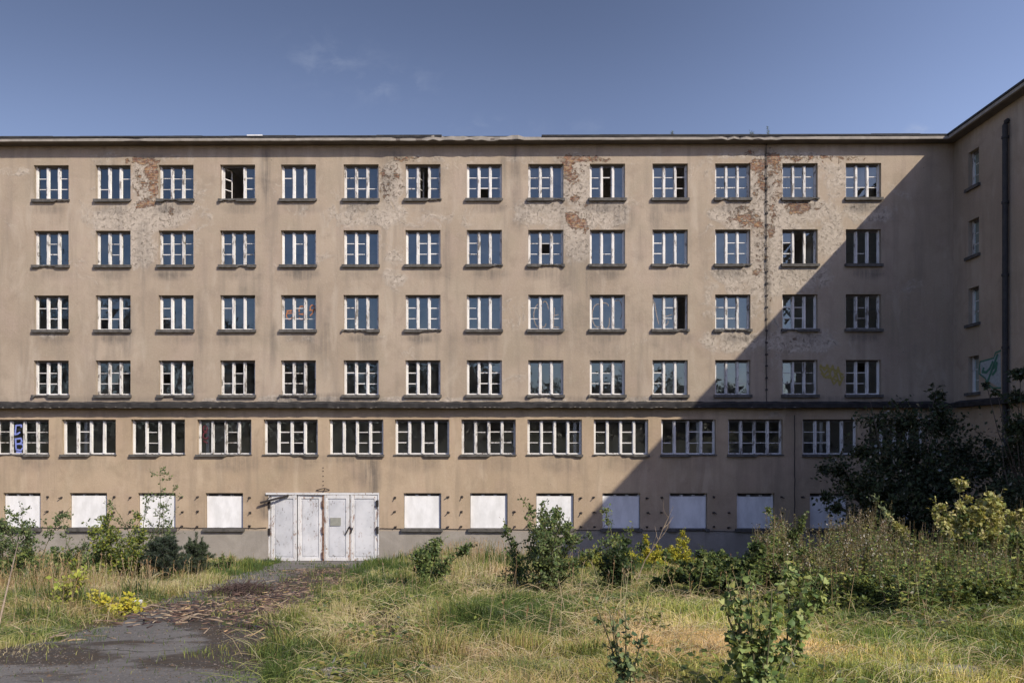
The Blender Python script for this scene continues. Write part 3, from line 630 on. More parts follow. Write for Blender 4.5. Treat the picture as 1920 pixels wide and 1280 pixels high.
SPECIAL = {(0, 3): 'window with two casements swung open on a dark room', (0, 6): 'window with its middle casement open', (0, 9): 'window with a broken middle casement', (0, 10): 'window with a loose cross of glazing bars on its right', (1, 1): 'window with a whole white casement in its middle', (1, 12): 'window with one casement ajar', (2, 10): 'window with its right casement open', (2, 4): 'window with orange paint scrawled on its panes'}
def wname(r, c): return SPECIAL.get((r, c))
WIN = {}
for r in range(4):
    for c, px in enumerate(COLS):
        WIN[(r, c)] = make_window(ident, fx(px) - HW, fx(px) + HW, ZR[r][1], ZR[r][0], PAT[r].split()[c], wname(r, c))
P5 = 'msmm smss smss ssms smms ssmm msms smmm mmsm msms msmm mmmm mmss ssss'.split()
W5 = []
for c, px in enumerate(C5):
    W5.append(make_window(ident, fx(px) - HW5, fx(px) + HW5, Z5[1], Z5[0], P5[c], 'wide window with blue letters painted on a pane' if c == 0 else None, sill='thin', sillw=.05))
for c, px in enumerate(C6):
    wo = make_window(ident, fx(px) - HW6, fx(px) + HW6, Z6[1], Z6[0], 'xxx', 'window closed with a white board', sill='full', board=True, sillw=.09, sillout=.15, chip=.25)
    for sx, wd in ((-1, HW6 + .38), (1, HW6 + .33)):
        for py in (932, 959.5, 987):
            if random.random() < .06: continue
            x = fx(px) + sx * (wd + random.uniform(-.03, .03)); z = fz(py + random.uniform(-1.5, 1.5)); h = MB()
            h.box(x - .05, x + .05, -.05, -.001, z - .035, z + .035, jit=.012); h.tube([(x, -.04, z), (x + random.uniform(-.08, .1), -.16, z + random.uniform(-.06, .03))], [.03, .02], 5)
            h.build('shutter_pin', M_BLACK, wo)
wplace = lambda x, y, z: (WXP + y, x, z)
for r in range(4):
    make_window(wplace, wy1, wy0, ZR[r][1], ZR[r][0], 'm', None, worn=True, sillw=.12, chip=0)

# spray paint
def spray(parent, strokes, wid, mt, name='graffiti', y=None):
    b = MB()
    for st in strokes:
        pts = [onfac(px, py) for px, py in st]; ribbon(b, [(p.x, p.z) for p in pts], wid, (REC + .012 if y is None else y) - .004 * random.random())
    o = b.build(name, mt, parent); return o
def arc(cx, cy, rx, ry, a0, a1, n=9): return [(cx + rx * math.cos(R(a0 + (a1 - a0) * k / n)), cy - ry * math.sin(R(a0 + (a1 - a0) * k / n))) for k in range(n + 1)]
spray(W5[0], [[(34, 800), (34, 796), (24, 797), (23, 806), (22, 814), (27, 813), (31, 810)], [(23, 822), (24, 840)], [(22, 823), (33, 821), (35, 827), (32, 831), (25, 832)], [(25, 832), (36, 832), (38, 838), (33, 844), (24, 842)], [(25, 847), (34, 848)]], .075, M_SPB)
b5 = WIN[(2, 4)]
spray(b5, [arc(540, 589, 6, 8, 60, 330), [(535, 581), (547, 580)], [(536, 586), (547, 585)], arc(563, 580, 5, 8, 200, -60), [(558, 587), (569, 588)], arc(563, 592, 5, 5, 90, -160), arc(583, 576, 4, 6, 210, -90), [(578, 580), (588, 579)], [(579, 590), (586, 583)]], .055, M_SPO)
spray(WIN[(2, 8)], [arc(1014, 590, 13, 24, 100, 250), arc(1022, 585, 7, 22, 120, 20), arc(1019, 604, 5, 8, 120, 350), [(1040, 575), (1038, 610)], [(1039, 590), (1048, 588)], [(1038, 611), (1049, 612)]], .035, M_SPT)
spray(WIN[(2, 9)], [arc(1122, 590, 11, 22, 60, 290), arc(1137, 600, 7, 16, 200, 380), arc(1134, 572, 8, 6, 180, 0), arc(1160, 580, 8, 20, 120, -60)], .035, M_SPT)
spray(WIN[(2, 10)], [[(1229, 565), (1233, 590), (1237, 606)], [(1249, 592), (1262, 588)], arc(1249, 600, 6, 8, 180, 360)], .035, M_SPT)
spray(W5[3], [arc(381, 803, 4, 5, 90, 400), arc(382, 816, 5, 6, 60, 330), [(378, 826), (385, 830)]], .05, M_SPR)
b = MB()
for st in ([(1538, 684), (1546, 694), (1551, 684), (1556, 700), (1561, 685), (1567, 706), (1571, 688), (1578, 712)], [(1538, 692), (1545, 703), (1553, 694), (1560, 712), (1568, 700), (1574, 722), (1581, 706)], [(1540, 700), (1548, 708), (1556, 703), (1563, 720), (1570, 712)], [(1537, 688), (1552, 690), (1566, 694), (1580, 702)], [(1544, 706), (1560, 709), (1576, 716)]):
    ribbon(b, [(p.x, p.z) for p in (onfac(*q) for q in st)], .085, -.012 - .003 * random.random())
b.build('graffiti', M_SPY, BLD)['label'] = 'faded yellow scrawl sprayed on the plaster'
def wspray(sts, wid, mt, off):
    b = MB()
    for st in sts:
        pts = [onwing(px, py, WXP) for px, py in st]; ribbon(b, [(p.y, p.z) for p in pts], wid, WXP - off, 'x')
    return b.build('graffiti', mt, BLD)
b = MB(); P = [onwing(px, py, WXP) for px, py in ((1838, 678), (1862, 671), (1876, 660), (1877, 728), (1866, 722), (1851, 712), (1840, 705))]
b.v = [(WXP - .006, p.y, p.z) for p in P]; b.f = [tuple(range(len(P)))[::-1]]; b.m = [0]; b.build('graffiti', M_SPW, BLD)['label'] = 'pale grey patch behind the green scrawl'
wspray([[(1838, 678), (1864, 671), (1867, 661), (1877, 657)], [(1838, 678), (1836, 700), (1848, 709), (1851, 718), (1862, 727), (1877, 727)]], .07, M_SPG, .012)
wspray([[(1845, 690), (1843, 697), (1850, 698), (1857, 690), (1862, 678)], [(1871, 665), (1862, 690), (1852, 716)], [(1864, 690), (1870, 680), (1868, 694), (1862, 702)]], .12, M_SPG, .02)['label'] = 'green letters sprayed on the wing wall'

# gate
gate = MB(); gy = .06
gate.box(GX0 + .003, GX0 + .07, gy - .05, gy + .12, GZ0, GZ1 - .003); gate.box(GX1 - .07, GX1 - .003, gy - .05, gy + .12, GZ0, GZ1 - .003); gate.box(GX0 + .07, GX1 - .07, gy - .05, gy + .12, GZ1 - .10, GZ1 - .003)
gate.box(GX0 + .07, GX1 - .07, gy + .1, gy + .12, GZ0, GZ1 - .1)
GATE = gate.build('gate', M_GATE2, BLD); GATE['label'] = 'rusty white four leaf metal gate'
def leaf(px0, px1, yo, tilt, mt):
    x0, x1 = fx(px0), fx(px1); z0, z1 = fz(1051), GZ1 - .115; b = MB(); st = .16
    M = Matrix.Translation((x0, gy + yo, 0)) @ Matrix.Rotation(R(tilt), 4, 'Z') @ Matrix.Translation((-x0, -gy - yo, 0))
    y = gy + yo
    b.box(x0, x0 + st, y - .03, y + .03, z0, z1, M=M); b.box(x1 - st, x1, y - .03, y + .03, z0, z1, M=M); b.box(x0 + st, x1 - st, y - .03, y + .03, z1 - .17, z1, M=M); b.box(x0 + st, x1 - st, y - .03, y + .03, z0, z0 + .14, M=M)
    b.box(x0 + st + .06, x1 - st - .06, y - .012, y + .01, z0 + .2, z1 - .23, 1, M=M)
    b.box(x0 + st, x1 - st, y + .012, y + .02, z0 + .14, z1 - .17, 1, M=M)
    b.box(x0 + st * .4, x0 + st * .55, y - .045, y - .03, z0 + .03, z1 - .03, M=M)
    b.build('leaf', [M_GATE2, M_GATE], GATE)
leaf(507, 557, .02, -5, 0); leaf(558.5, 603.5, -.02, 2, 1); leaf(608, 655, .01, -2, 0); leaf(657, 708, -.01, 1.5, 1)
for px, zs in ((505, (946, 996)), (605.5, (944, 993, 1040)), (707.5, (943, 993))):
    for py in zs:
        h = MB(); x = fx(px); z = fz(py); h.box(x - .06, x + .06, gy - .09, gy - .05, z - .16, z + .14); h.tube([(x + .03, gy - .11, z - .18), (x + .03, gy - .11, z + .16)], .03, 8); h.build('hinge', M_BLACK if px != 605.5 else M_RUST, GATE)
for px, w_, a, e in ((605.5, .07, 926, 1052), (656, .055, 990, 1050)):
    h = MB(); x = fx(px); h.box(x - w_ / 2, x + w_ / 2, gy - .045, gy - .02, fz(e), fz(a)); h.build('rusty_strip', M_RUST, GATE)
h = MB(); a = onfac(648, 1001, -.02); e = onfac(655, 987, -.04); h.tube([a, e, onfac(661, 990, -.05), onfac(657, 999, -.03)], .035, 6); h.build('handle', M_BLACK, GATE)
h = MB(); p = onfac(619, 970); q = onfac(639, 985); h.box(p.x, q.x, gy - .06, gy - .045, q.z, p.z); h.build('notice', M_SIGN, GATE)
h = MB(); h.box(fx(499), fx(608), -.07, -.005, fz(927), fz(923.2)); h.build('header_rail', M_GATE2, GATE)
h = MB(); h.tube([onfac(488, 942, -.25), onfac(512, 936, -.18), onfac(541, 928, -.1)], .055, 6); h.tube([onfac(499, 939, -.12), onfac(508, 928, -.06)], .02, 5); h.build('stay_bar', M_BLACK, GATE)
h = MB(); h.tube([onfac(593, 919, -.02), onfac(602, 916, -.12), onfac(609, 915, -.15), onfac(618, 918, -.03)], .022, 5); h.tube([onfac(605, 924, -.01), onfac(609, 916, -.1)], .02, 5); h.build('bracket', M_BLACK, BLD)
for py in (876.5, 882.5, 892, 901.5, 909.5):
    h = MB(); p = onfac(606, py); h.tube([(p.x, .01, p.z), (p.x, -.02, p.z)], .026, 7); h.build('bolt', M_BLACK, BLD)
# cables, joint line, downpipe
h = MB(); pts = []
for k in range(60):
    px = -90 + k * 10; pts.append((fx(px), -.03, fz(989.2 + .4 * math.sin(k * .7)) - .02 * (k % 6 == 3)))
h.tube(pts, .014, 5); h.build('cable', M_BLACK, BLD)
h = MB(); h.tube([(fx(712 + k * 20), -.03, fz(990 + .15 * k + .3 * math.sin(k))) for k in range(43)], .014, 5); h.build('cable', M_BLACK, BLD)
h = MB(); pts = [(fx(1436.5 + random.uniform(-.7, .7)), -.05, fz(py)) for py in range(272, 757, 8)]; h.tube(pts, .017, 5)
for py in range(290, 745, 22):
    p = onfac(1437, py); h.box(p.x - .05, p.x + .05, -.06, .01, p.z - .035, p.z + .035, jit=.02)
h.build('lightning_cable', M_BLACK, BLD)
h = MB(); h.tube([(fx(1489.5 + random.uniform(-.6, .6)), -.03, fz(py)) for py in range(778, 1040, 8)], .018, 5); h.build('lightning_cable', M_BLACK, BLD)
py_ = onwing(1884.5, HY, WXP - .15).y; h = MB(); zt_ = onwing(1884.5, 226, WXP - .15).z; h.tube([(WXP - .02, py_, zt_), (WXP - .10, py_, zt_ - .05), (WXP - .15, py_, zt_ - .2), (WXP - .15, py_, 12), (WXP - .15, py_, .0)], .105, 12)
for z in (3.5, 6.5, 9.5, 12.5, 15.5, 18.2): h.tube([(WXP - .15, py_, z), (WXP - .15, py_, z + .10)], .135, 12)
h.build('downpipe', M_PIPE, BLD, smooth=False)

# ------------------------------------------------------------------ plants
def unit(a): return a / np.maximum(np.linalg.norm(a, axis=-1, keepdims=True), 1e-9)
def rcol(n, cols, jit=.18, wts=None):
    c = np.array(cols)[rng.choice(len(cols), n, p=wts)]; return c * (1 + jit * rng.uniform(-1, 1, (n, 1))) * (1 + .06 * rng.uniform(-1, 1, (n, 3)))
def leaf_arrays(P, D, N, L, Wd, C, big=False):
    """leaf blades: P base, D direction, N face normal; diamond, or a folded eight point outline"""
    n = len(P); S = unit(np.cross(D, N)); N = unit(np.cross(S, D)); L = L[:, None]; Wd = Wd[:, None]
    if not big:
        V = np.stack([P, P + D * L * .45 + S * Wd * .5 + N * Wd * .12, P + D * L, P + D * L * .45 - S * Wd * .5 + N * Wd * .12], 1)
        k = np.arange(n)[:, None] * 4; T = np.concatenate([k + [0, 1, 2], k + [0, 2, 3]]); return V.reshape(-1, 3), [T], np.repeat(C, 4, 0)
    pet = P + D * L * .25; D2 = D * L * .78
    a, c = pet + D2 * .28, pet + D2 * .62
    up = N * Wd * .13
    V = np.stack([P, pet, a + S * Wd * .5 + up, a, a - S * Wd * .5 + up, c + S * Wd * .34 + up * .6 - N * L * .03, c - N * L * .03, c - S * Wd * .34 + up * .6 - N * L * .03, pet + D2 - N * L * .12, P + S * .012 * L, pet + S * .012 * L], 1)
    k = np.arange(n)[:, None] * 11
    Q = np.concatenate([k + [2, 5, 6, 3], k + [3, 6, 7, 4], k + [0, 9, 10, 1]]); T = np.concatenate([k + [1, 2, 3], k + [1, 3, 4], k + [5, 8, 6], k + [6, 8, 7]])
    return V.reshape(-1, 3), [Q, T], np.repeat(C, 11, 0)
def rand_dirs(n, up=0.0):
    v = rng.normal(size=(n, 3)); v[:, 2] += up; return unit(v)
def curve(p0, d0, L, n, bend=.15, grav=0.0):
    pts = [Vector(p0)]; d = Vector(d0).normalized()
    for k in range(n):
        d = (d + Vector(rng.normal(size=3)) * bend + Vector((0, 0, -grav))).normalized(); pts.append(pts[-1] + d * (L / n))
    return pts
def along(pts, n, lo=.1):
    P = np.array([tuple(p) for p in pts]); t = rng.uniform(lo, 1, n) * (len(P) - 1); k = np.minimum(t.astype(int), len(P) - 2); f = (t - k)[:, None]
    return P[k] * (1 - f) + P[k + 1] * f, unit(P[k + 1] - P[k])
def shrub(name, label, cat, base, h, spread, stems, per, ll, lw, cols, group=None, big=False, lean=(0, 0), branch=6, bl=.35, up=.45, mt=None, wts=None, stem_r=.012, low=.12, hang=0.0, bend=.12, smat=None, jit=.2):
    per = int(per * 1.15) if not big else int(per * 1.5); spread *= 1.2; ll *= 1.1; lw *= 1.1
    root = empty(name, base, label, cat, group); sb = MB(); LP_, LD_ = [], []
    for s_ in range(stems):
        a = rng.uniform(0, 2 * math.pi); r = spread * math.sqrt(rng.uniform(0, 1)); hh = h * (1 if s_ == 0 else rng.uniform(.55, .98))
        d0 = Vector((math.cos(a) * r + lean[0], math.sin(a) * r + lean[1], hh)); L = d0.length
        p0 = Vector(base) + Vector((math.cos(a) * r * .15, math.sin(a) * r * .15, -.03)); pts = curve(p0, d0, L, 8, bend)
        sb.tube(pts, [stem_r * (1 - .85 * k / 8) + .002 for k in range(9)], 5)
        tip = 1.0
        p, d = along(pts, max(3, int(per * .5)), .5); LP_.append(p); LD_.append(d)
        for b_ in range(branch if big else int(branch * 1.7)):
            t = rng.uniform(low, .95); k = min(int(t * 8), 7); p = pts[k].lerp(pts[k + 1], t * 8 - k)
            an = rng.uniform(0, 2 * math.pi); bd = Vector((math.cos(an), math.sin(an), rng.uniform(.2, 1.1))); l2 = bl * h * (1.05 - t) ** .6 * rng.uniform(.5, 1.1) * .9
            bp = curve(p, bd, l2, 4, .18); sb.tube(bp, [stem_r * .45 * (1 - .2 * q) + .0015 for q in range(5)], 4, cap=False)
            p2, d2 = along(bp, per, .15); LP_.append(p2); LD_.append(d2)
    P = np.concatenate(LP_); n = len(P); P = P + rng.normal(size=(n, 3)) * ll * (.25 if big else .55)
    out_ = rand_dirs(n); D = unit(out_ + np.array([0, 0, .15 - hang]) + np.concatenate(LD_) * .4); N = unit(rng.normal(size=(n, 3)) * .6 + np.array([.25, -.35, up + .5]))
    L = ll * rng.uniform(.6, 1.25, n); V, Fs, C = leaf_arrays(P, D, N, L, L * lw / ll, rcol(n, cols, jit, wts), big)
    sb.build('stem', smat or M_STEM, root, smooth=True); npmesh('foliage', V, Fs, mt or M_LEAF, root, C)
    return root
DG = [(.08, .125, .042), (.115, .165, .055), (.055, .085, .034), (.17, .215, .075), (.23, .27, .09)]         # poplar and birch greens
YG = [(.22, .26, .04), (.30, .31, .05), (.15, .19, .04), (.36, .34, .06)]             # yellowing
MG = [(.09, .13, .042), (.13, .17, .05), (.06, .09, .034), (.18, .21, .065)]
def dfor(py, lift=0): return 1358.0 / (py + lift - 1013.4)
DL = [(.09, .13, .055), (.125, .17, .07), (.065, .10, .042), (.18, .22, .085)]
# left side, before the wall
SG = 'young poplars along the foot of the wall'
shrub('sapling', 'dark green sapling cut by the left edge of the picture', 'sapling', gp(8, 19), 2.0, .45, 6, 26, .06, .042, DL, SG)
shrub('sapling', 'dark green sapling in front of the leftmost boarded window', 'sapling', gp(62, 17.5), 1.95, .55, 7, 26, .06, .042, DL, SG)
shrub('sapling', 'small slim sapling below the second boarded window', 'sapling', gp(143, 19.5), 1.75, .22, 3, 22, .06, .042, DL, SG)
shrub('sapling', 'tall airy sapling whose top stands before the third boarded window', 'sapling', gp(283, 19.5), 2.95, .55, 6, 22, .058, .04, DL, SG, lean=(.15, 0))
shrub('bush', 'yellow green bush between the second and third boarded windows', 'bush', gp(232, 17.0), 1.75, .62, 10, 40, .06, .04, YG[:3] + MG, None, up=.6)
shrub('bush', 'low green bush left of the yellow green bush', 'bush', gp(178, 16.5), .8, .7, 8, 24, .08, .05, MG + YG[:2], None)
shrub('bush', 'low green bush among dry stalks at the far left', 'bush', gp(95, 14.5), .8, .7, 9, 24, .07, .045, DG + MG, None)
shrub('bush', 'low green bush under the leftmost dark sapling', 'bush', gp(20, 15.0), .8, .6, 8, 24, .07, .045, MG, None)
shrub('bush', 'small bush right of the candle tipped pine', 'bush', gp(418, 22.5), .55, .35, 5, 18, .06, .04, MG, None)
shrub('seedling', 'bright yellow seedling beside the sticks on the driveway', 'seedling', gp(214, 9.5), .28, .22, 5, 7, .055, .04, [(.50, .45, .06), (.42, .42, .07)], 'yellow seedlings by the driveway')
shrub('seedling', 'thin yellow seedling left of the bright one by the driveway', 'seedling', gp(188, 9.7), .30, .08, 2, 6, .055, .04, [(.46, .43, .07)], 'yellow seedlings by the driveway')
shrub('seedling', 'leaning yellow green seedling in the tall dry grass', 'seedling', gp(105, 9.9), .62, .1, 2, 7, .07, .045, [(.38, .40, .07), (.3, .34, .07)], 'yellow seedlings by the driveway', lean=(.3, 0))
# pines
def pine(name, label, base, h, r, cols, whorls=7, candles=False):
    root = empty(name, base, label, 'pine', 'young pines before the wall'); sb = MB(); P_, D_ = [], []
    tp = [Vector(base) + Vector((0, 0, -.03)), Vector(base) + Vector((.01, 0, h * .5)), Vector(base) + Vector((0, .01, h))]; sb.tube(tp, [.03, .018, .006], 6)
    twigs = [tp]
    for k in range(whorls):
        z = h * (.06 + .80 * k / whorls); n = 7; rr = r * (1 - .75 * (k / whorls) ** 1.3)
        for j in range(n):
            a = 2 * math.pi * (j + rng.uniform(0, .8)) / n; p = Vector(base) + Vector((0, 0, z)); bp = curve(p, (math.cos(a), math.sin(a), .55), rr * rng.uniform(.8, 1.15), 4, .08, -.12); sb.tube(bp, [.01, .008, .006, .005, .004], 4, cap=False); twigs.append(bp)
            for q in range(3):
                e = bp[rng.integers(1, 4)]; b2 = curve(e, (math.cos(a + rng.uniform(-1, 1)), math.sin(a + rng.uniform(-1, 1)), .6), rr * .45, 3, .1); twigs.append(b2)
    if candles:
        for (dx, hh) in ((0, .34), (-.14, .2), (.12, .2)): twigs.append([Vector(base) + Vector((dx, 0, h * .8)), Vector(base) + Vector((dx * 1.2, 0, h * .8 + hh * .5)), Vector(base) + Vector((dx * 1.2, 0, h * .8 + hh))])
    for t in twigs:
        p, d = along(t, 80, .25); P_.append(p); D_.append(d)
    P = np.concatenate(P_); n = len(P); D = unit(rand_dirs(n) + np.concatenate(D_) * 1.1 + np.array([0, 0, .3])); L = rng.uniform(.06, .10, n)
    V, Fs, C = leaf_arrays(P, D, rand_dirs(n), L, np.full(n, .011), rcol(n, cols, .2)); sb.build('trunk', M_BARK, root); npmesh('needles', V, Fs, M_DULL, root, C)
pine('pine', 'round dusky pine bush at the grass edge', gp(308, 17.0), 1.15, .62, [(.05, .075, .045), (.07, .095, .055), (.04, .06, .04)], 8)
pine('pine', 'small pine with three upright candle tips', gp(368, 19.0), 1.0, .48, [(.055, .08, .04), (.075, .10, .05)], 6, True)
# centre
shrub('sapling', 'narrow dark bush under the boarded window right of the gate', 'sapling', gp(805, 14.3), 1.22, .27, 8, 30, .06, .042, DG, None, bl=.3)
shrub('sapling', 'large leafy poplar bush before the third boarded window right of the gate', 'sapling', gp(1022, 11.6), 1.5, .50, 18, 26, .048, .035, DL + DG + [(.15, .18, .085)], None, bl=.32, stem_r=.01)
shrub('sapling', 'slim left hand shoot beside the large poplar bush', 'sapling', gp(972, 12.4), 1.28, .16, 4, 16, .055, .040, DG, None, bl=.28, lean=(-.08, 0), stem_r=.01)
shrub('sapling', 'tall airy poplar shoot reaching over the third boarded window', 'sapling', gp(1046, 11.9), 1.75, .08, 2, 11, .055, .040, DG, None, bl=.2, low=.4, lean=(-.1, 0), stem_r=.01)
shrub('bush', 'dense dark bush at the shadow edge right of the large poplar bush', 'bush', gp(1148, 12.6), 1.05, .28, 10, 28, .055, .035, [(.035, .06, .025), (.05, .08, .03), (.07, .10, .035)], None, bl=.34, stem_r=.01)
shrub('sapling', 'upright leafy sapling before the half shaded board', 'sapling', gp(1162, 13.2), 1.62, .16, 5, 18, .055, .034, MG + YG[:1], None, bl=.24, stem_r=.01)
shrub('sapling', 'leaning shoot with big leaves beside the shadow edge', 'sapling', gp(1128, 14.5), 1.55, .05, 1, 9, .10, .05, DG, None, bl=.14, low=.7, lean=(-.42, 0), branch=5, stem_r=.012)
def twig(label, base, h, lean, n):
    root = empty('bare_twig', base, label, 'twig'); sb = MB(); pts = curve(base, (lean, 0, h), h * 1.1, 7, .08); sb.tube(pts, [.016 - .0018 * k for k in range(8)], 5)
    for k in range(n):
        t = rng.integers(3, 7); a = rng.uniform(-1.2, 1.2); sb.tube(curve(pts[t], (math.sin(a) * 1.2, rng.uniform(-.3, .3), 1), h * rng.uniform(.2, .4), 4, .2), [.007, .006, .005, .004, .002], 4)
    sb.build('twig', M_TWIG, root)
twig('bare pale forked twig against the shaded wall', gp(1193, 16.5), 1.75, .5, 7)
shrub('bush', 'bright yellow green low bush at the foot of the shaded wall', 'bush', gp(1232, 25.0), .62, 1.5, 26, 60, .065, .045, [(.40, .38, .045), (.33, .34, .05), (.26, .29, .05), (.5, .42, .05)], None, bl=.5, up=.7)
shrub('bush', 'yellow green low bush hidden behind the dark bush at the shadow edge', 'bush', gp(1108, 20.0), .75, .7, 9, 22, .08, .05, [(.26, .26, .05), (.20, .22, .05)], None)
shrub('bramble', 'arching bramble mound with glossy dark leaves', 'bramble', gp(1352, 12.0), .72, .95, 26, 34, .07, .05, [(.075, .115, .036), (.11, .155, .045), (.17, .20, .06), (.045, .07, .028)], None, big=True, bl=.45, up=.8, bend=.22, hang=.15, stem_r=.008)
shrub('bramble', 'second bramble mound right of the arching one', 'bramble', gp(1470, 13.0), .75, .85, 18, 30, .07, .05, MG + [(.15, .17, .05)], None, big=True, bl=.45, up=.8, bend=.22, hang=.1, stem_r=.008)
shrub('sapling', 'sunlit slim sapling before the last clear boarded window', 'sapling', gp(1478, 16.5), 1.85, .32, 4, 30, .06, .045, MG + [(.16, .2, .09)], None, bl=.26, low=.45, stem_r=.012)
# right: pale lit bush, shoot, weeds
shrub('bush', 'pale yellow leaved bush catching the sun before the dark tree', 'bush', gp(1812, 14.3), 2.05, 1.05, 24, 30, .085, .06, [(.42, .40, .16), (.34, .34, .12), (.24, .26, .07), (.5, .46, .22)], None, bl=.26, low=.45, up=.7, big=True)
shrub('sapling', 'thin pale shoot leaning before the dark tree', 'sapling', gp(1728, 15.5), 2.15, .04, 1, 12, .07, .03, [(.17, .21, .10)], None, bl=.10, low=.5, lean=(-.35, 0), branch=8)
shrub('bush', 'green bush at the right edge behind the weeds', 'bush', gp(1885, 13.5), 1.35, .9, 12, 36, .07, .045, MG + DG, None)

for (px_, d_, lb_) in ((1555, 10.6, 'leafy bramble at the near edge of the tall weeds, left of the others'), (1635, 9.6, 'leafy bramble at the near edge of the weeds below the tallest seed stalk'), (1725, 10.0, 'leafy bramble at the near edge of the weeds below the thin pale shoot'), (1815, 9.3, 'leafy bramble at the near edge of the weeds below the pale bush'), (1900, 9.8, 'leafy bramble at the near edge of the weeds by the right edge of the picture'), (1500, 9.0, 'low leafy bramble behind the large leaved young poplar')):
    shrub('bramble', lb_, 'bramble', gp(px_, d_), .46, .5, 14, 20, .05, .036, [(.10, .145, .04), (.15, .19, .05), (.24, .26, .06), (.065, .095, .03)], 'brambles along the weeds', big=True, bl=.5, up=.7, bend=.22, hang=.1, stem_r=.006)
def weeds():
    n = 2500; d = np.concatenate([rng.uniform(10.0, 20.5, 1500), rng.uniform(7.7, 12, 1000)]); px = rng.uniform(1395, 2060, n)
    keep = (px > 1400 + 60 * (d < 12.5) + 90 * (d < 10.5)) & (d > 7.5 + 4.2 * vnoise(px, d * 0, 80, 77)) ; d, px = d[keep], px[keep]; n = len(d)
    x = (px - CX) / F * d; y = d - 35; z = height(x, y); top = 955 + 35 * np.clip((1640 - px) / 240, 0, 1) + rng.uniform(-14, 50, n) + 84 * (vnoise(px, d * 14, 60, 5) - .45) + 34 * (vnoise(px, d * 14, 22, 6) - .5)
    h = np.clip((HY - top) * d / F + CAM.z - z, .35, 2.0) * rng.uniform(.72, 1.0, n) * np.interp(d, [8.5, 10, 12.5, 14], [.42, .55, .8, 1.0])
    lean = rng.normal(size=(n, 2)) * .10; V, Fq, C = [], [], []
    B = np.stack([x, y, z - .03], 1); tip = B + np.stack([lean[:, 0] * h, lean[:, 1] * h, h], 1)
    r = .0075; cst = rcol(n, [(.36, .28, .17), (.26, .20, .11), (.15, .15, .07)], .2)
    a = np.array([1, 0, 0.]) * r; b_ = np.array([0, 1., 0]) * r
    S = np.stack([B - a, B + a, tip + a * .4, tip - a * .4, B - b_, B + b_, tip + b_ * .4, tip - b_ * .4], 1).reshape(-1, 3); k = np.arange(n)[:, None] * 8
    V.append(S); Fq = np.concatenate([k + [0, 1, 2, 3], k + [4, 5, 6, 7]]); C.append(np.repeat(cst, 8, 0))
    m = 34; t = rng.uniform(.22, .86, (n, m)); P = (B[:, None] * (1 - t[..., None]) + tip[:, None] * t[..., None]).reshape(-1, 3); N_ = len(P)
    D = unit(rand_dirs(N_) * np.array([1, 1, .3]) + np.array([0, 0, .1])); L = rng.uniform(.05, .115, N_) * (1.15 - .5 * t.ravel()); 
    cl = rcol(N_, [(.085, .13, .036), (.13, .18, .05), (.21, .25, .065), (.32, .32, .08), (.17, .14, .06)], .2, [.3, .3, .22, .10, .08])
    LV, LF, LC = leaf_arrays(P, D, unit(rng.normal(size=(N_, 3)) * .5 + np.array([.2, -.3, .8])), L, L * .42, cl)
    m2 = 42; sel = (rng.random(n) < np.where(px < 1660, .42, .08)) & (d > 10.5); ns = sel.sum(); t2 = rng.uniform(.78, 1.03, (ns, m2)); P2 = (B[sel][:, None] * (1 - t2[..., None]) + tip[sel][:, None] * t2[..., None]).reshape(-1, 3); n2 = len(P2)
    P2 += rng.normal(size=(n2, 3)) * np.array([.022, .022, .01]); D2 = unit(rand_dirs(n2) + np.array([0, 0, .9])); L2 = rng.uniform(.025, .05, n2)
    SV, SF, SCc = leaf_arrays(P2, D2, rand_dirs(n2), L2, L2 * .45, rcol(n2, [(.15, .115, .055), (.21, .17, .08), (.12, .09, .045), (.22, .20, .09)], .2))
    o1 = len(S); o2 = o1 + len(LV)
    tag(npmesh('undergrowth', np.concatenate([S, LV, SV]), [Fq, LF[0] + o1, SF[0] + o2], M_DULL, None, np.concatenate([C[0], LC, SCc])), 'tall mass of leafy weeds with brown seed spikes', None, None, 'stuff')
weeds()
def stalk(label, px, d, pytop, col):
    base = gp(px, d); h = (HY - pytop) * d / F + CAM.z - base.z; root = empty('weed_stalk', base, label, 'weed', 'tall weed stalks above the undergrowth'); sb = MB(); pts = curve(base, (rng.uniform(-.08, .08), 0, 1), h, 8, .03); sb.tube(pts, [.009 - .0008 * k for k in range(9)], 5); sb.build('stem', M_TWIG, root)
    p, dd = along(pts, 46, .3); D = unit(rand_dirs(len(p)) * np.array([1, 1, .5]) + dd * .4); L = rng.uniform(.03, .085, len(p)); V, Fs, C = leaf_arrays(p, D, rand_dirs(len(p), .7), L, L * .45, rcol(len(p), col, .2))
    p2, d2 = along(pts[5:], 90, .1); p2 = p2 + rng.normal(size=p2.shape) * .018; L2 = rng.uniform(.025, .05, len(p2)); V2, F2, C2 = leaf_arrays(p2, rand_dirs(len(p2), .8), rand_dirs(len(p2)), L2, L2 * .5, rcol(len(p2), [(.22, .15, .09), (.32, .26, .16)], .2))
    npmesh('foliage', np.concatenate([V, V2]), [Fs[0], F2[0] + len(V)], M_DULL, root, np.concatenate([C, C2]))
for q in (('tallest seed stalk, standing before the dark tree', 1601, 15, 955), ('seed stalk right of the tallest one', 1640, 15.5, 972), ('paired seed stalk close left of the tallest one', 1592, 14, 980), ('thin seed stalk left of the pale bush', 1664, 14, 975), ('brown seed stalk under the sunlit slim sapling', 1423, 14.5, 1005), ('brown seed stalk right of the bramble mound', 1437, 13, 1012), ('leftmost seed stalk of the tall weeds', 1407, 13.5, 1030)):
    stalk(q[0], q[1], q[2], q[3], [(.09, .10, .04), (.16, .13, .07)])

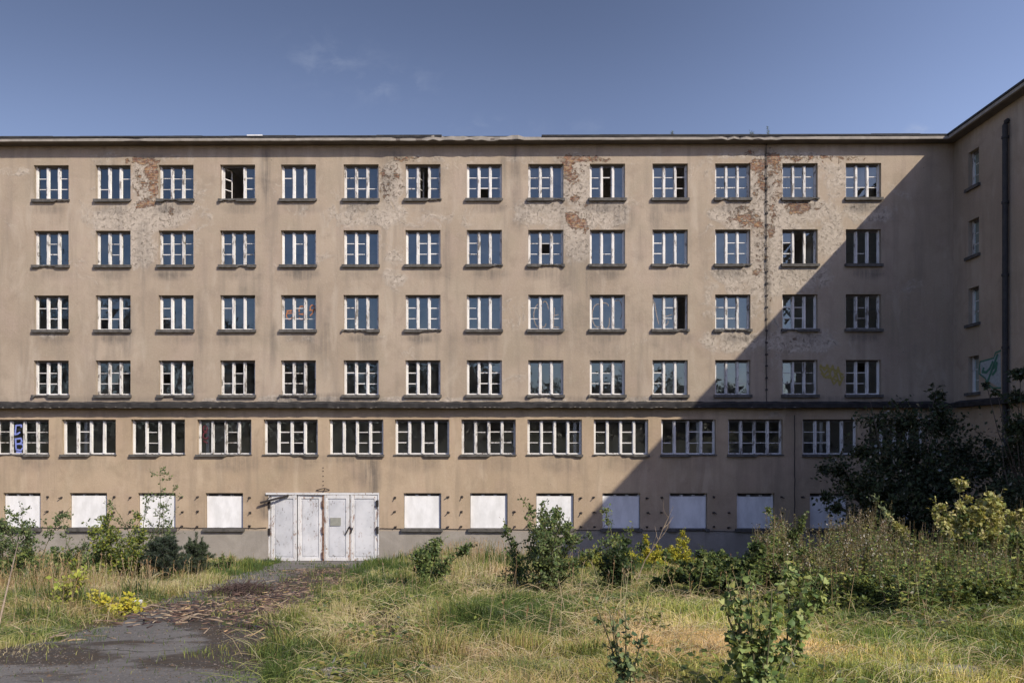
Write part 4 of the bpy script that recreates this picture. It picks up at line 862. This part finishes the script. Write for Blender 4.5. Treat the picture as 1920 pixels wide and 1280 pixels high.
# foreground saplings
def poplar(label, px, d, h, sp, stems, ll, per, cols, lean=(0, 0), branch=5, bl=.3):
    shrub('sapling', label, 'sapling', gp(px, d), h, sp, stems, per, ll, ll * .82, cols, 'young poplars in the foreground', big=True, lean=lean, branch=branch, bl=bl, up=.35, stem_r=.006, hang=.35, mt=M_LEAF, low=.06, bend=.05)
FG = [(.14, .21, .07), (.22, .30, .10), (.30, .37, .14), (.09, .14, .05), (.36, .40, .14)]
poplar('large leaved young poplar at the bottom right of centre', 1420, 4.35, .86, .16, 13, .046, 8, FG, (.03, .05), 9, .12)
poplar('side shoot of big leaves right of the large leaved young poplar', 1482, 5.6, .84, .13, 5, .058, 6, FG, (.03, 0), 8, .12)
poplar('small blue green young poplar at the bottom edge', 1176, 4.4, .64, .075, 5, .040, 5, [(.12, .18, .085), (.18, .25, .11), (.08, .12, .06), (.26, .31, .13)], (-.02, 0), 8, .12)

# dark tree in the corner
def tree(label, base, h, r, n, cols, ls, trunk_r, seed, blobs_):
    root = empty('tree', base, label, 'tree', 'trees in the shaded corner'); sb = MB(); B = Vector(base)
    for q in range(3): sb.tube(curve(B + Vector((.15 * (q - 1), .1 * q, -.1)), (.18 * (q - 1), .1, 1), h * .72, 7, .06), [trunk_r * .6 * (1 - .12 * k) for k in range(8)], 7)
    P_ = []
    for (bx, by, bz, br, w_) in blobs_:
        c = B + Vector((bx, by, bz)); sb.tube([B + Vector((bx * .2, by * .2, bz * .45)), B.lerp(c, .7) + Vector((0, 0, .2)), c], [trunk_r * .3, trunk_r * .15, .01], 5)
        k = int(n * w_); v = rand_dirs(k) * np.abs(rng.normal(size=(k, 1)) * .5 + .25) * np.array([br, br, br * .75]); nz = vnoise(v[:, 0] * 3 + bx * 7, v[:, 2] * 3 + v[:, 1] * 2, .9, seed)
        v = v[nz > .36]; P_.append(v + np.array(tuple(c)))
    P = np.concatenate(P_); k = len(P); D = unit(rand_dirs(k) + np.array([0, 0, -.2])); L = ls * rng.uniform(.6, 1.3, k)
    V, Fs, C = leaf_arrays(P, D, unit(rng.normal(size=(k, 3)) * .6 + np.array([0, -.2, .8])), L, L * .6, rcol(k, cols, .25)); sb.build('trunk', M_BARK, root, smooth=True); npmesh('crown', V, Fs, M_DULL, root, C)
def blobs_px(base, lst, depth):
    o = []
    for (px, py, rp, w_) in lst:
        dd = depth + rng.uniform(-1.2, 1.2); p = CAM + ray(px, py) * dd; o.append((p.x - base.x, p.y - base.y, p.z - base.z, rp * dd / F, w_))
    return o
bt = gp(1690, 27)
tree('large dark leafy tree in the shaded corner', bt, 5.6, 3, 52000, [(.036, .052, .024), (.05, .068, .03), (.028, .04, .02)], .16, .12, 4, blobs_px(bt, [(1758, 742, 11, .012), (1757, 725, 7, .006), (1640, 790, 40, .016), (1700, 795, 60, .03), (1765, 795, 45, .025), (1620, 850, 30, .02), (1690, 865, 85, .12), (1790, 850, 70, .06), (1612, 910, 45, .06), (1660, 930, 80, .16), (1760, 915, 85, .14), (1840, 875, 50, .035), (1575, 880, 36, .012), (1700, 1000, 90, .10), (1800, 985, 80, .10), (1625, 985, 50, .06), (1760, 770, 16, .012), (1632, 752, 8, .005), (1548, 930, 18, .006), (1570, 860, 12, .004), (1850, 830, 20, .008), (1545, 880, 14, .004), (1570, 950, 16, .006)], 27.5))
bt2 = gp(1925, 24)
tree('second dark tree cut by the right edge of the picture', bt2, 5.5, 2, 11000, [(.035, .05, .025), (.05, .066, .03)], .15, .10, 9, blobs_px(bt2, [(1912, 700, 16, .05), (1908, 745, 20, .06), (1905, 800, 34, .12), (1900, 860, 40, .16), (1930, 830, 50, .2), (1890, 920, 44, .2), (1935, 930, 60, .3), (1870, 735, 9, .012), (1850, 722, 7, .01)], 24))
# small plants on the roof edge
for (px, hh, lb) in ((1440, .42, 'thin weed on the roof edge above the lightning cable'), (1262, .28, 'thin weed on the roof edge left of the cable'), (1408, .25, 'short weed on the roof edge beside the taller one')):
    p = onfac(px, 250, -CP + .15); shrub('roof_weed', lb, 'weed', (p.x, p.y, zr1 + .01), hh, .08, 3, 5, .05, .02, MG, 'weeds on the roof edge', stem_r=.006, branch=3)

# ------------------------------------------------------------------ grass
def grass():
    bands = [(3.6, 5.5, 3600), (5.5, 8, 2600), (8, 11, 1400), (11, 15, 720), (15, 20, 400), (20, 27, 240), (27, 34.7, 180)]
    X_, Y_, S_ = [], [], []
    for a, b_, den in bands:
        hw = .70 * b_ + 1.5; n = int(den * (b_ - a) * 2 * hw); X_.append(rng.uniform(-hw, hw, n)); Y_.append(rng.uniform(a, b_, n) - 35)
    x = np.concatenate(X_); y = np.concatenate(Y_); d = y + 35
    pm = pathmask(x, y) + .5 * (vnoise(x, y, .9, 31) - .5) + .35 * (vnoise(x, y, .3, 32) - .5)
    ppx = CX + F * x / d; z = height(x, y); ppy = HY + F * (CAM.z - z) / d
    tuft = vnoise(x, y, .45, 33) * .6 + vnoise(x, y, 1.4, 34) * .4
    p = np.where(pm < .05, 1.0, np.where(pm < .45, .22, .02)) ; 
    p = np.where((pm > .05) & (tuft > .56) & (ppy > 1058) & (ppy < 1185) & (ppx > 300), .34, p)
    bare = np.clip(.9 * blob(ppx, ppy, 690, 1235, 90, 30) + .8 * blob(ppx, ppy, 720, 1180, 40, 26) + .7 * blob(ppx, ppy, 1450, 1262, 60, 12) + .95 * blob(ppx, ppy, 790, 1262, 70, 9) + .9 * blob(ppx, ppy, 600, 1266, 70, 9) + 1.0 * blob(ppx, ppy, 1770, 1260, 100, 9), 0, .95)
    p = p * (1 - bare * .92) * np.clip(.25 + 1.3 * tuft, 0, 1)
    k = rng.random(len(x)) < p; x, y, d, z, ppx, ppy, pm, tuft = (a[k] for a in (x, y, d, z, ppx, ppy, pm, tuft)); n = len(x)
    # how dry, how tall
    dry = .17 + 1.2 * (vnoise(x, y, 1.7, 41) - .5) + .5 * (vnoise(x, y, .5, 42) - .5)
    dry += .40 * blob(ppx, ppy, 330, 1095, 130, 45) + .32 * blob(ppx, ppy, 60, 1120, 120, 60) + .5 * blob(ppx, ppy, 830, 1240, 130, 30) + .4 * blob(ppx, ppy, 640, 1205, 60, 30) + .16 * blob(ppx, ppy, 1250, 1240, 220, 45) + .35 * blob(ppx, ppy, 1260, 1075, 60, 22) + .3 * blob(ppx, ppy, 700, 1200, 90, 60) + .3 * blob(ppx, ppy, 900, 1090, 90, 24)
    dry += .28 * blob(ppx, ppy, 1680, 1215, 260, 38)
    dry -= .45 * blob(ppx, ppy, 720, 1085, 120, 40) + .4 * blob(ppx, ppy, 460, 1062, 70, 16) + .3 * blob(ppx, ppy, 560, 1210, 70, 40) + .35 * blob(ppx, ppy, 1010, 1150, 120, 40) + .3 * blob(ppx, ppy, 960, 1050, 160, 14) + .25 * blob(ppx, ppy, 980, 1270, 70, 20)
    h = .07 + .13 * vnoise(x, y, 1.2, 43) + .09 * vnoise(x, y, .35, 44)
    h *= np.interp(d, [4, 7, 12, 20], [.85, .95, 1.15, 1.35])
    h = h + .38 * blob(ppx, ppy, 880, 1056, 120, 16) + .10 * blob(ppx, ppy, 60, 1110, 130, 50) + .10 * blob(ppx, ppy, 300, 1100, 160, 36) + .08 * blob(ppx, ppy, 720, 1075, 140, 30) + .06 * blob(ppx, ppy, 1250, 1100, 300, 40)
    h *= np.interp(d, [6, 9], [1, .8]) * (1 - np.clip(.6 * blob(ppx, ppy, 1030, 1118, 110, 28) + .6 * blob(ppx, ppy, 1150, 1110, 70, 26) + .6 * blob(ppx, ppy, 1370, 1112, 130, 24) + .6 * blob(ppx, ppy, 805, 1092, 50, 16) + .55 * blob(ppx, ppy, 1700, 1165, 280, 30), 0, .7))
    tf = sstep(.66, .80, vnoise(x, y, .55, 51)) * (d > 5.5); h *= 1 + 1.1 * tf; dry -= .25 * tf * (vnoise(x, y, 2.5, 52) > .45)
    br_ = sstep(.62, .72, vnoise(x, y, .9, 53)); dry += .35 * br_; h *= 1 - .35 * br_
    h *= np.where(pm > .05, .55, 1.0) * (1 - .5 * np.exp(-((ppx - 700) / 70) ** 2 - ((ppy - 1190) / 60) ** 2)) * rng.uniform(.55, 1.25, n)
    u_ = np.clip(dry + rng.normal(size=n) * .22, 0, 1)
    G = np.array([(.07, .11, .03), (.165, .205, .055), (.32, .325, .105), (.44, .39, .19), (.52, .43, .275)]); t = u_ * 3.999; i0 = t.astype(int); f = (t - i0)[:, None]
    C = G[i0] * (1 - f) + G[np.minimum(i0 + 1, 4)] * f; C *= rng.uniform(.75, 1.25, (n, 1))
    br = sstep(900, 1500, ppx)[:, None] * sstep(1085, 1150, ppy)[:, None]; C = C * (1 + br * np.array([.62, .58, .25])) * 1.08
    red = (vnoise(x, y, 2.2, 47) > .62)[:, None]; C = np.where(red & (u_ > .45)[:, None], C * np.array([.95, .84, .80]), C)
    ang = 2 * math.pi * (vnoise(x, y, 1.5, 45) * 1.2) + rng.normal(size=n) * 1.5; lay = np.clip(np.interp(d, [5, 14], [.62, .42]) + .9 * (vnoise(x, y, .8, 46) - .35) + .2 * rng.normal(size=n), .08, 1.15)
    ld = np.stack([np.cos(ang), np.sin(ang), 0 * ang], 1); wd = (.0024 + .00060 * d) * rng.uniform(.7, 1.3, n)
    fa = rng.uniform(0, 2 * math.pi, n); side = np.stack([np.cos(fa), .4 * np.sin(fa), 0 * fa], 1) * wd[:, None] * .5
    B = np.stack([x, y, z - .01], 1); hh = h[:, None]; la = lay[:, None]; up = np.array([0, 0, 1.])
    M1 = B + hh * (up * .55 + ld * la * .22); T = B + hh * (up * (1 - .45 * la) + ld * la * .85)
    V = np.stack([B - side, B + side, M1 + side * .8, M1 - side * .8, T], 1).reshape(-1, 3); kk = np.arange(n)[:, None] * 5
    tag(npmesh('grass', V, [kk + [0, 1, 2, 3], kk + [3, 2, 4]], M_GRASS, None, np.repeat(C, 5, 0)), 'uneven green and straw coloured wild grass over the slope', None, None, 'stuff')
    # long thin arching strands lying through the sward
    m = 26000; sx, sd = rng.uniform(-1, 1, m), 4.2 + 15 * rng.random(m) ** 1.7; X0 = sx * (.70 * sd + 1); Y0 = sd - 35; k = pathmask(X0, Y0) < rng.uniform(-.4, .3, m); X0, Y0, sd = X0[k], Y0[k], sd[k]; m = len(X0)
    l = rng.uniform(.18, .52, m) * np.interp(sd, [4, 10], [.75, 1.15]); az = 2 * math.pi * vnoise(X0, Y0, 1.5, 45) * 1.2 + rng.normal(size=m) * 1.8; dr = np.stack([np.cos(az), np.sin(az), 0 * az], 1); rise = rng.uniform(.25, .8, m)
    Bq = np.stack([X0, Y0, height(X0, Y0)], 1); st = [Bq + dr * (l * f * .8)[:, None] + np.array([0, 0, 1.]) * (l * rise * (1.6 * f - 1.15 * f * f))[:, None] for f in (0, .35, .7, 1.0)]
    sv = np.cross(dr, rng.normal(size=(m, 3)) * .4 + np.array([0, -.5, .6])); sv = unit(sv) * ((.0016 + .00036 * sd) * .5)[:, None]
    VV = np.stack([p + sg * sv * wf for p, wf in zip(st, (1, 1, .7, .25)) for sg in (-1, 1)], 1).reshape(-1, 3); kk = np.arange(m)[:, None] * 8
    ry = (vnoise(X0, Y0, 1.7, 41) + .35 * rng.normal(size=m)) > .45; cs = np.where(ry[:, None], rcol(m, [(.52, .45, .28), (.44, .36, .2), (.38, .29, .17)], .2) * 1.1, rcol(m, [(.24, .28, .085), (.32, .32, .12), (.14, .18, .05)], .2))
    tag(npmesh('long_grass', VV, [np.concatenate([kk + [0, 1, 3, 2], kk + [2, 3, 5, 4], kk + [4, 5, 7, 6]])], M_GRASS, None, np.repeat(cs, 8, 0)), 'long thin strands arching through the wild grass', None, None, 'stuff')
    # seed heads and dry stalks standing above it
    w_ = .03 * (d > 9) + .9 * blob(ppx, ppy, 890, 1054, 110, 18) + .30 * blob(ppx, ppy, 70, 1110, 150, 50) + .2 * blob(ppx, ppy, 300, 1100, 160, 40) + .05 * blob(ppx, ppy, 1200, 1200, 400, 70); pick = (rng.random(n) < w_ * .05) & (pm < 0); B = B[pick]; m = len(B); dd = d[pick]
    hs = rng.uniform(.3, .6, m) * (1 + .6 * blob(ppx[pick], ppy[pick], 890, 1054, 110, 20) + .2 * blob(ppx[pick], ppy[pick], 60, 1110, 150, 55)) * np.where(dd < 8, .7, 1); le = rng.normal(size=(m, 2)) * .16
    T = B + np.stack([le[:, 0] * hs, le[:, 1] * hs, hs], 1); wd = (.0022 + .0004 * dd)[:, None]; s_ = np.array([1, .2, 0]) * wd * .5
    V = np.stack([B - s_, B + s_, T + s_ * .5, T - s_ * .5], 1).reshape(-1, 3); kk = np.arange(m)[:, None] * 4; C = rcol(m, [(.42, .33, .20), (.34, .25, .14), (.48, .40, .27), (.30, .22, .12)], .15)
    q = 5; tt = rng.uniform(.84, 1.06, (m, q)); P = (B[:, None] * (1 - tt[..., None]) + T[:, None] * tt[..., None]).reshape(-1, 3); D = unit(rand_dirs(m * q) * .5 + np.array([0, 0, 1])); L = np.repeat(.035 + .0012 * dd, q) * rng.uniform(.7, 1.3, m * q)
    SV, SF, SCc = leaf_arrays(P, D, rand_dirs(m * q), L, L * .17, np.repeat(C, q, 0) * np.array([1.0, .88, .82])); 
    tag(npmesh('seed_grass', np.concatenate([V, SV]), [kk + [0, 1, 2, 3], SF[0] + len(V)], M_GRASS, None, np.concatenate([np.repeat(C, 4, 0), SCc])), 'tan seed heads of tall dry grass', None, None, 'stuff')
grass()
# leaning dry stems at the far left, ground plants in the grass
def herbs():
    n = 3600; d = rng.uniform(4.6, 18, n); px = rng.uniform(560, 1950, n); 
    x = (px - CX) / F * d; y = d - 35; pm = pathmask(x, y); py = HY + F * (CAM.z - height(x, y)) / d
    k = (pm < -.1) & (vnoise(x, y, 1.3, 61) > .0 + .56 - .12 * (px > 1200)); x, y, d = x[k], y[k], d[k]; n = len(x); m = 10
    P = np.repeat(np.stack([x, y, height(x, y) + .06], 1), m, 0) + rng.normal(size=(n * m, 3)) * np.array([.06, .06, .03]); N_ = len(P)
    L = rng.uniform(.03, .085, N_); V, Fs, C = leaf_arrays(P, unit(rand_dirs(N_) * np.array([1, 1, .25])), rand_dirs(N_, 1.6), L, L * .55, rcol(N_, [(.08, .13, .035), (.14, .19, .05), (.24, .27, .065), (.06, .09, .03), (.3, .26, .08)], .2))
    tag(npmesh('ground_cover', V, Fs, M_LEAF, None, C), 'low broad leaved weeds scattered through the grass', None, None, 'stuff')
herbs()

# ------------------------------------------------------------------ wood litter on the driveway
def gravel():
    n = 16000; d = 4.4 + 14 * rng.random(n) ** 1.6; l = np.interp(d, PD, PL); r_ = np.interp(d, PD, PR); x = l + (r_ - l) * rng.random(n); y = d - 35
    k = vnoise(x, y, .7, 71) * .7 + vnoise(x, y, .2, 72) * .5 > rng.uniform(.35, .8, n); x, y, d = x[k], y[k], d[k]; n = len(x); sz = rng.uniform(.003, .009, n) * np.where(rng.random(n) < .03, 2.0, 1)
    P = np.stack([x, y, height(x, y) + .018], 1); o = np.array([[1, 0, 0], [.2, 1, 0], [-1, .3, 0], [-.3, -1, 0], [.1, .1, .8]]); a = rng.uniform(0, 6.28, n); ca, sa = np.cos(a)[:, None], np.sin(a)[:, None]
    q = np.stack([o[None, :, 0] * ca - o[None, :, 1] * sa, o[None, :, 0] * sa + o[None, :, 1] * ca, np.repeat(o[None, :, 2], n, 0)], -1) * sz[:, None, None] * rng.uniform(.6, 1.3, (n, 5, 1)); V = (P[:, None] + q).reshape(-1, 3); kk = np.arange(n)[:, None] * 5
    tag(npmesh('gravel', V, [np.concatenate([kk + [0, 1, 4], kk + [1, 2, 4], kk + [2, 3, 4], kk + [3, 0, 4]])], M_DULL, None, np.repeat(rcol(n, [(.20, .18, .155), (.14, .12, .10), (.08, .06, .045), (.24, .21, .175), (.18, .125, .08)], .2), 5, 0)), 'loose grit and crumbs scattered over the asphalt', None, None, 'stuff')
gravel()
def debris():
    n = 15000; ppx = rng.uniform(20, 760, n); d = rng.uniform(7.0, 24, n); x = (ppx - CX) / F * d; y = d - 35; py = HY + F * (CAM.z - height(x, y)) / d
    w_ = 1.0 * blob(ppx, py, 480, 1140, 90, 24) + .9 * blob(ppx, py, 570, 1112, 70, 18) + .7 * blob(ppx, py, 640, 1092, 40, 9) + .7 * blob(ppx, py, 600, 1072, 80, 11) + .6 * blob(ppx, py, 340, 1150, 90, 12) + .45 * blob(ppx, py, 300, 1168, 120, 8) + .4 * blob(ppx, py, 450, 1180, 60, 10) + .5 * blob(ppx, py, 90, 1215, 110, 16) + .25 * blob(ppx, py, 470, 1215, 50, 40)
    k = (rng.random(n) < w_) & (pathmask(x, y) > -.6); x, y, d = x[k], y[k], d[k]; n = len(x); z = height(x, y) + .03
    a = rng.normal(size=n) * .9; D = np.stack([np.cos(a), np.sin(a), rng.normal(size=n) * .14], 1); D = unit(D); L = rng.uniform(.04, .16, n) * np.where(rng.random(n) < .08, 2.4, 1); wd = rng.uniform(.006, .020, n)
    P = np.stack([x, y, z + rng.uniform(0, .06, n)], 1) - D * L[:, None] * .5
    N = unit(rng.normal(size=(n, 3)) * .35 + np.array([0, -.1, 1])); S = unit(np.cross(D, N)); N = np.cross(S, D); l = L[:, None]; w2 = wd[:, None]
    th = N * .008
    V = np.stack([P - S * w2 * .5, P + S * w2 * .5, P + D * l + S * w2 * .3, P + D * l - S * w2 * .3, P - S * w2 * .5 - th, P + S * w2 * .5 - th, P + D * l + S * w2 * .3 - th, P + D * l - S * w2 * .3 - th], 1).reshape(-1, 3); kk = np.arange(n)[:, None] * 8
    C = rcol(n, [(.30, .22, .16), (.42, .32, .22), (.12, .075, .06), (.08, .055, .05), (.20, .13, .095), (.50, .36, .18)], .2, [.2, .12, .26, .2, .18, .04])
    tag(npmesh('wood_debris', V, [np.concatenate([kk + [0, 1, 2, 3], kk + [0, 4, 5, 1], kk + [1, 5, 6, 2], kk + [2, 6, 7, 3], kk + [3, 7, 4, 0]])], M_DULL, None, np.repeat(C, 8, 0)), 'litter of bark strips and wood chips on the driveway', None, None, 'stuff')
debris()
def branch(label, pts, r, mt, fork=None):
    b = MB(); P = []
    for (px, d, lift) in pts:
        g = gp(px, d); P.append(g + Vector((0, 0, lift)))
    b.tube(P, [r * (1 - .6 * k / (len(P) - 1)) for k in range(len(P))], 6)
    if fork:
        q = [gp(px, d) + Vector((0, 0, l)) for (px, d, l) in fork]; b.tube(q, [r * .6, r * .4, r * .25][:len(q)], 5)
    tag(b.build('fallen_branch', mt, None, True), label, 'branch', 'branches lying on the driveway')
branch('long bowed pale branch lying across the driveway', [(258, 9.9, .05), (285, 10.1, .10), (318, 10.0, .06), (342, 9.5, .05)], .017, M_TWIG)
branch('thick forked branch lying in the middle of the driveway', [(330, 8.5, .03), (350, 8.7, .07), (370, 9.1, .08), (390, 9.2, .05)], .022, M_TWIG, [(355, 8.75, .08), (375, 8.8, .06), (388, 8.7, .04)])
branch('thin crooked branch left of the thick forked one', [(283, 9.3, .04), (300, 9.4, .06), (325, 9.3, .04)], .014, M_TWIG)
branch('weathered stick beside the bright yellow seedling', [(225, 10.4, .03), (245, 10.2, .04), (262, 10.2, .03)], .016, M_TWIG)
branch('long dry stem leaning in the grass at the far left', [(-6, 7.2, .10), (12, 7.7, .45), (34, 8.2, .95)], .012, M_TWIG)
branch('pale split stick by the grass edge left of the driveway', [(98, 7.6, .03), (130, 7.8, .03), (165, 8.0, .02)], .008, M_TWIG)
branch('pale peeled stick on the kerb stone at the bottom', [(825, 5.5, .035), (845, 5.55, .04), (862, 5.5, .03)], .009, M_TWIG)
# dark heap of twigs
hb = gp(452, 13.2); root = empty('twig_heap', hb, 'dark heap of thin twigs on the driveway', 'twig heap'); n = 900; sb = MB()
for k in range(n):
    a = rng.uniform(0, 2 * math.pi); r = .62 * rng.uniform(0, 1) ** .75 * (1 + .3 * math.sin(3 * a)); z = .17 * (max(0, 1 - (r / .62) ** 2)) * rng.uniform(.2, 1.05); p = hb + Vector((math.cos(a) * r, math.sin(a) * r, z)); dv = Vector((rng.normal(), rng.normal(), rng.normal() * .35)).normalized() * rng.uniform(.08, .24); sb.tube([p - dv, p + dv], [.006, .003], 4)
sb.build('twig_heap', simple('dark_twigs', (.05, .034, .03), (.10, .068, .055), 9, .95), root)
# scrap of litter
p = gp(260, 11.0); b = MB(); b.box(-.05, .05, -.03, .03, 0, .05, jit=.015); o = b.build('litter', M_BOARD); o.location = p + Vector((0, 0, .03)); tag(o, 'crumpled white scrap beside the driveway sticks', 'litter')

# ------------------------------------------------------------------ wood behind the viewer, seen in the panes
def wood():
    P_ = []; V = []
    for k in range(150):
        x = rng.uniform(-95, 95); y = -66 - rng.uniform(0, 26); 
        hgt = np.interp(x, [-95, -62, -50, -30, -5, 6, 16, 24, 95], [30, 29, 20, 16, 14.5, 9.5, 12, 8.5, 8]) * rng.uniform(.8, 1.05); r = rng.uniform(2.2, 4.2)
        m = 420; v = rand_dirs(m) * rng.uniform(.5, 1, (m, 1)) * np.array([r, r, hgt * .42]); P_.append(v + np.array([x, y, 5.6 + hgt * .56]))
    P = np.concatenate(P_); n = len(P); P = np.concatenate([P, np.stack([rng.uniform(-95, 95, 24000), -64 - rng.uniform(0, 6, 24000), 5.6 + 6 * rng.random(24000) ** 1.6], 1)]); n = len(P); L = rng.uniform(.4, .9, n); V, Fs, C = leaf_arrays(P, rand_dirs(n), rand_dirs(n), L, L * .8, rcol(n, [(.018, .026, .012), (.028, .036, .015), (.014, .02, .01)], .25))
    tag(npmesh('woods', V, Fs, M_FAR, None, C), 'dark woods mirrored in the lower window panes', None, None, 'stuff')
wood()
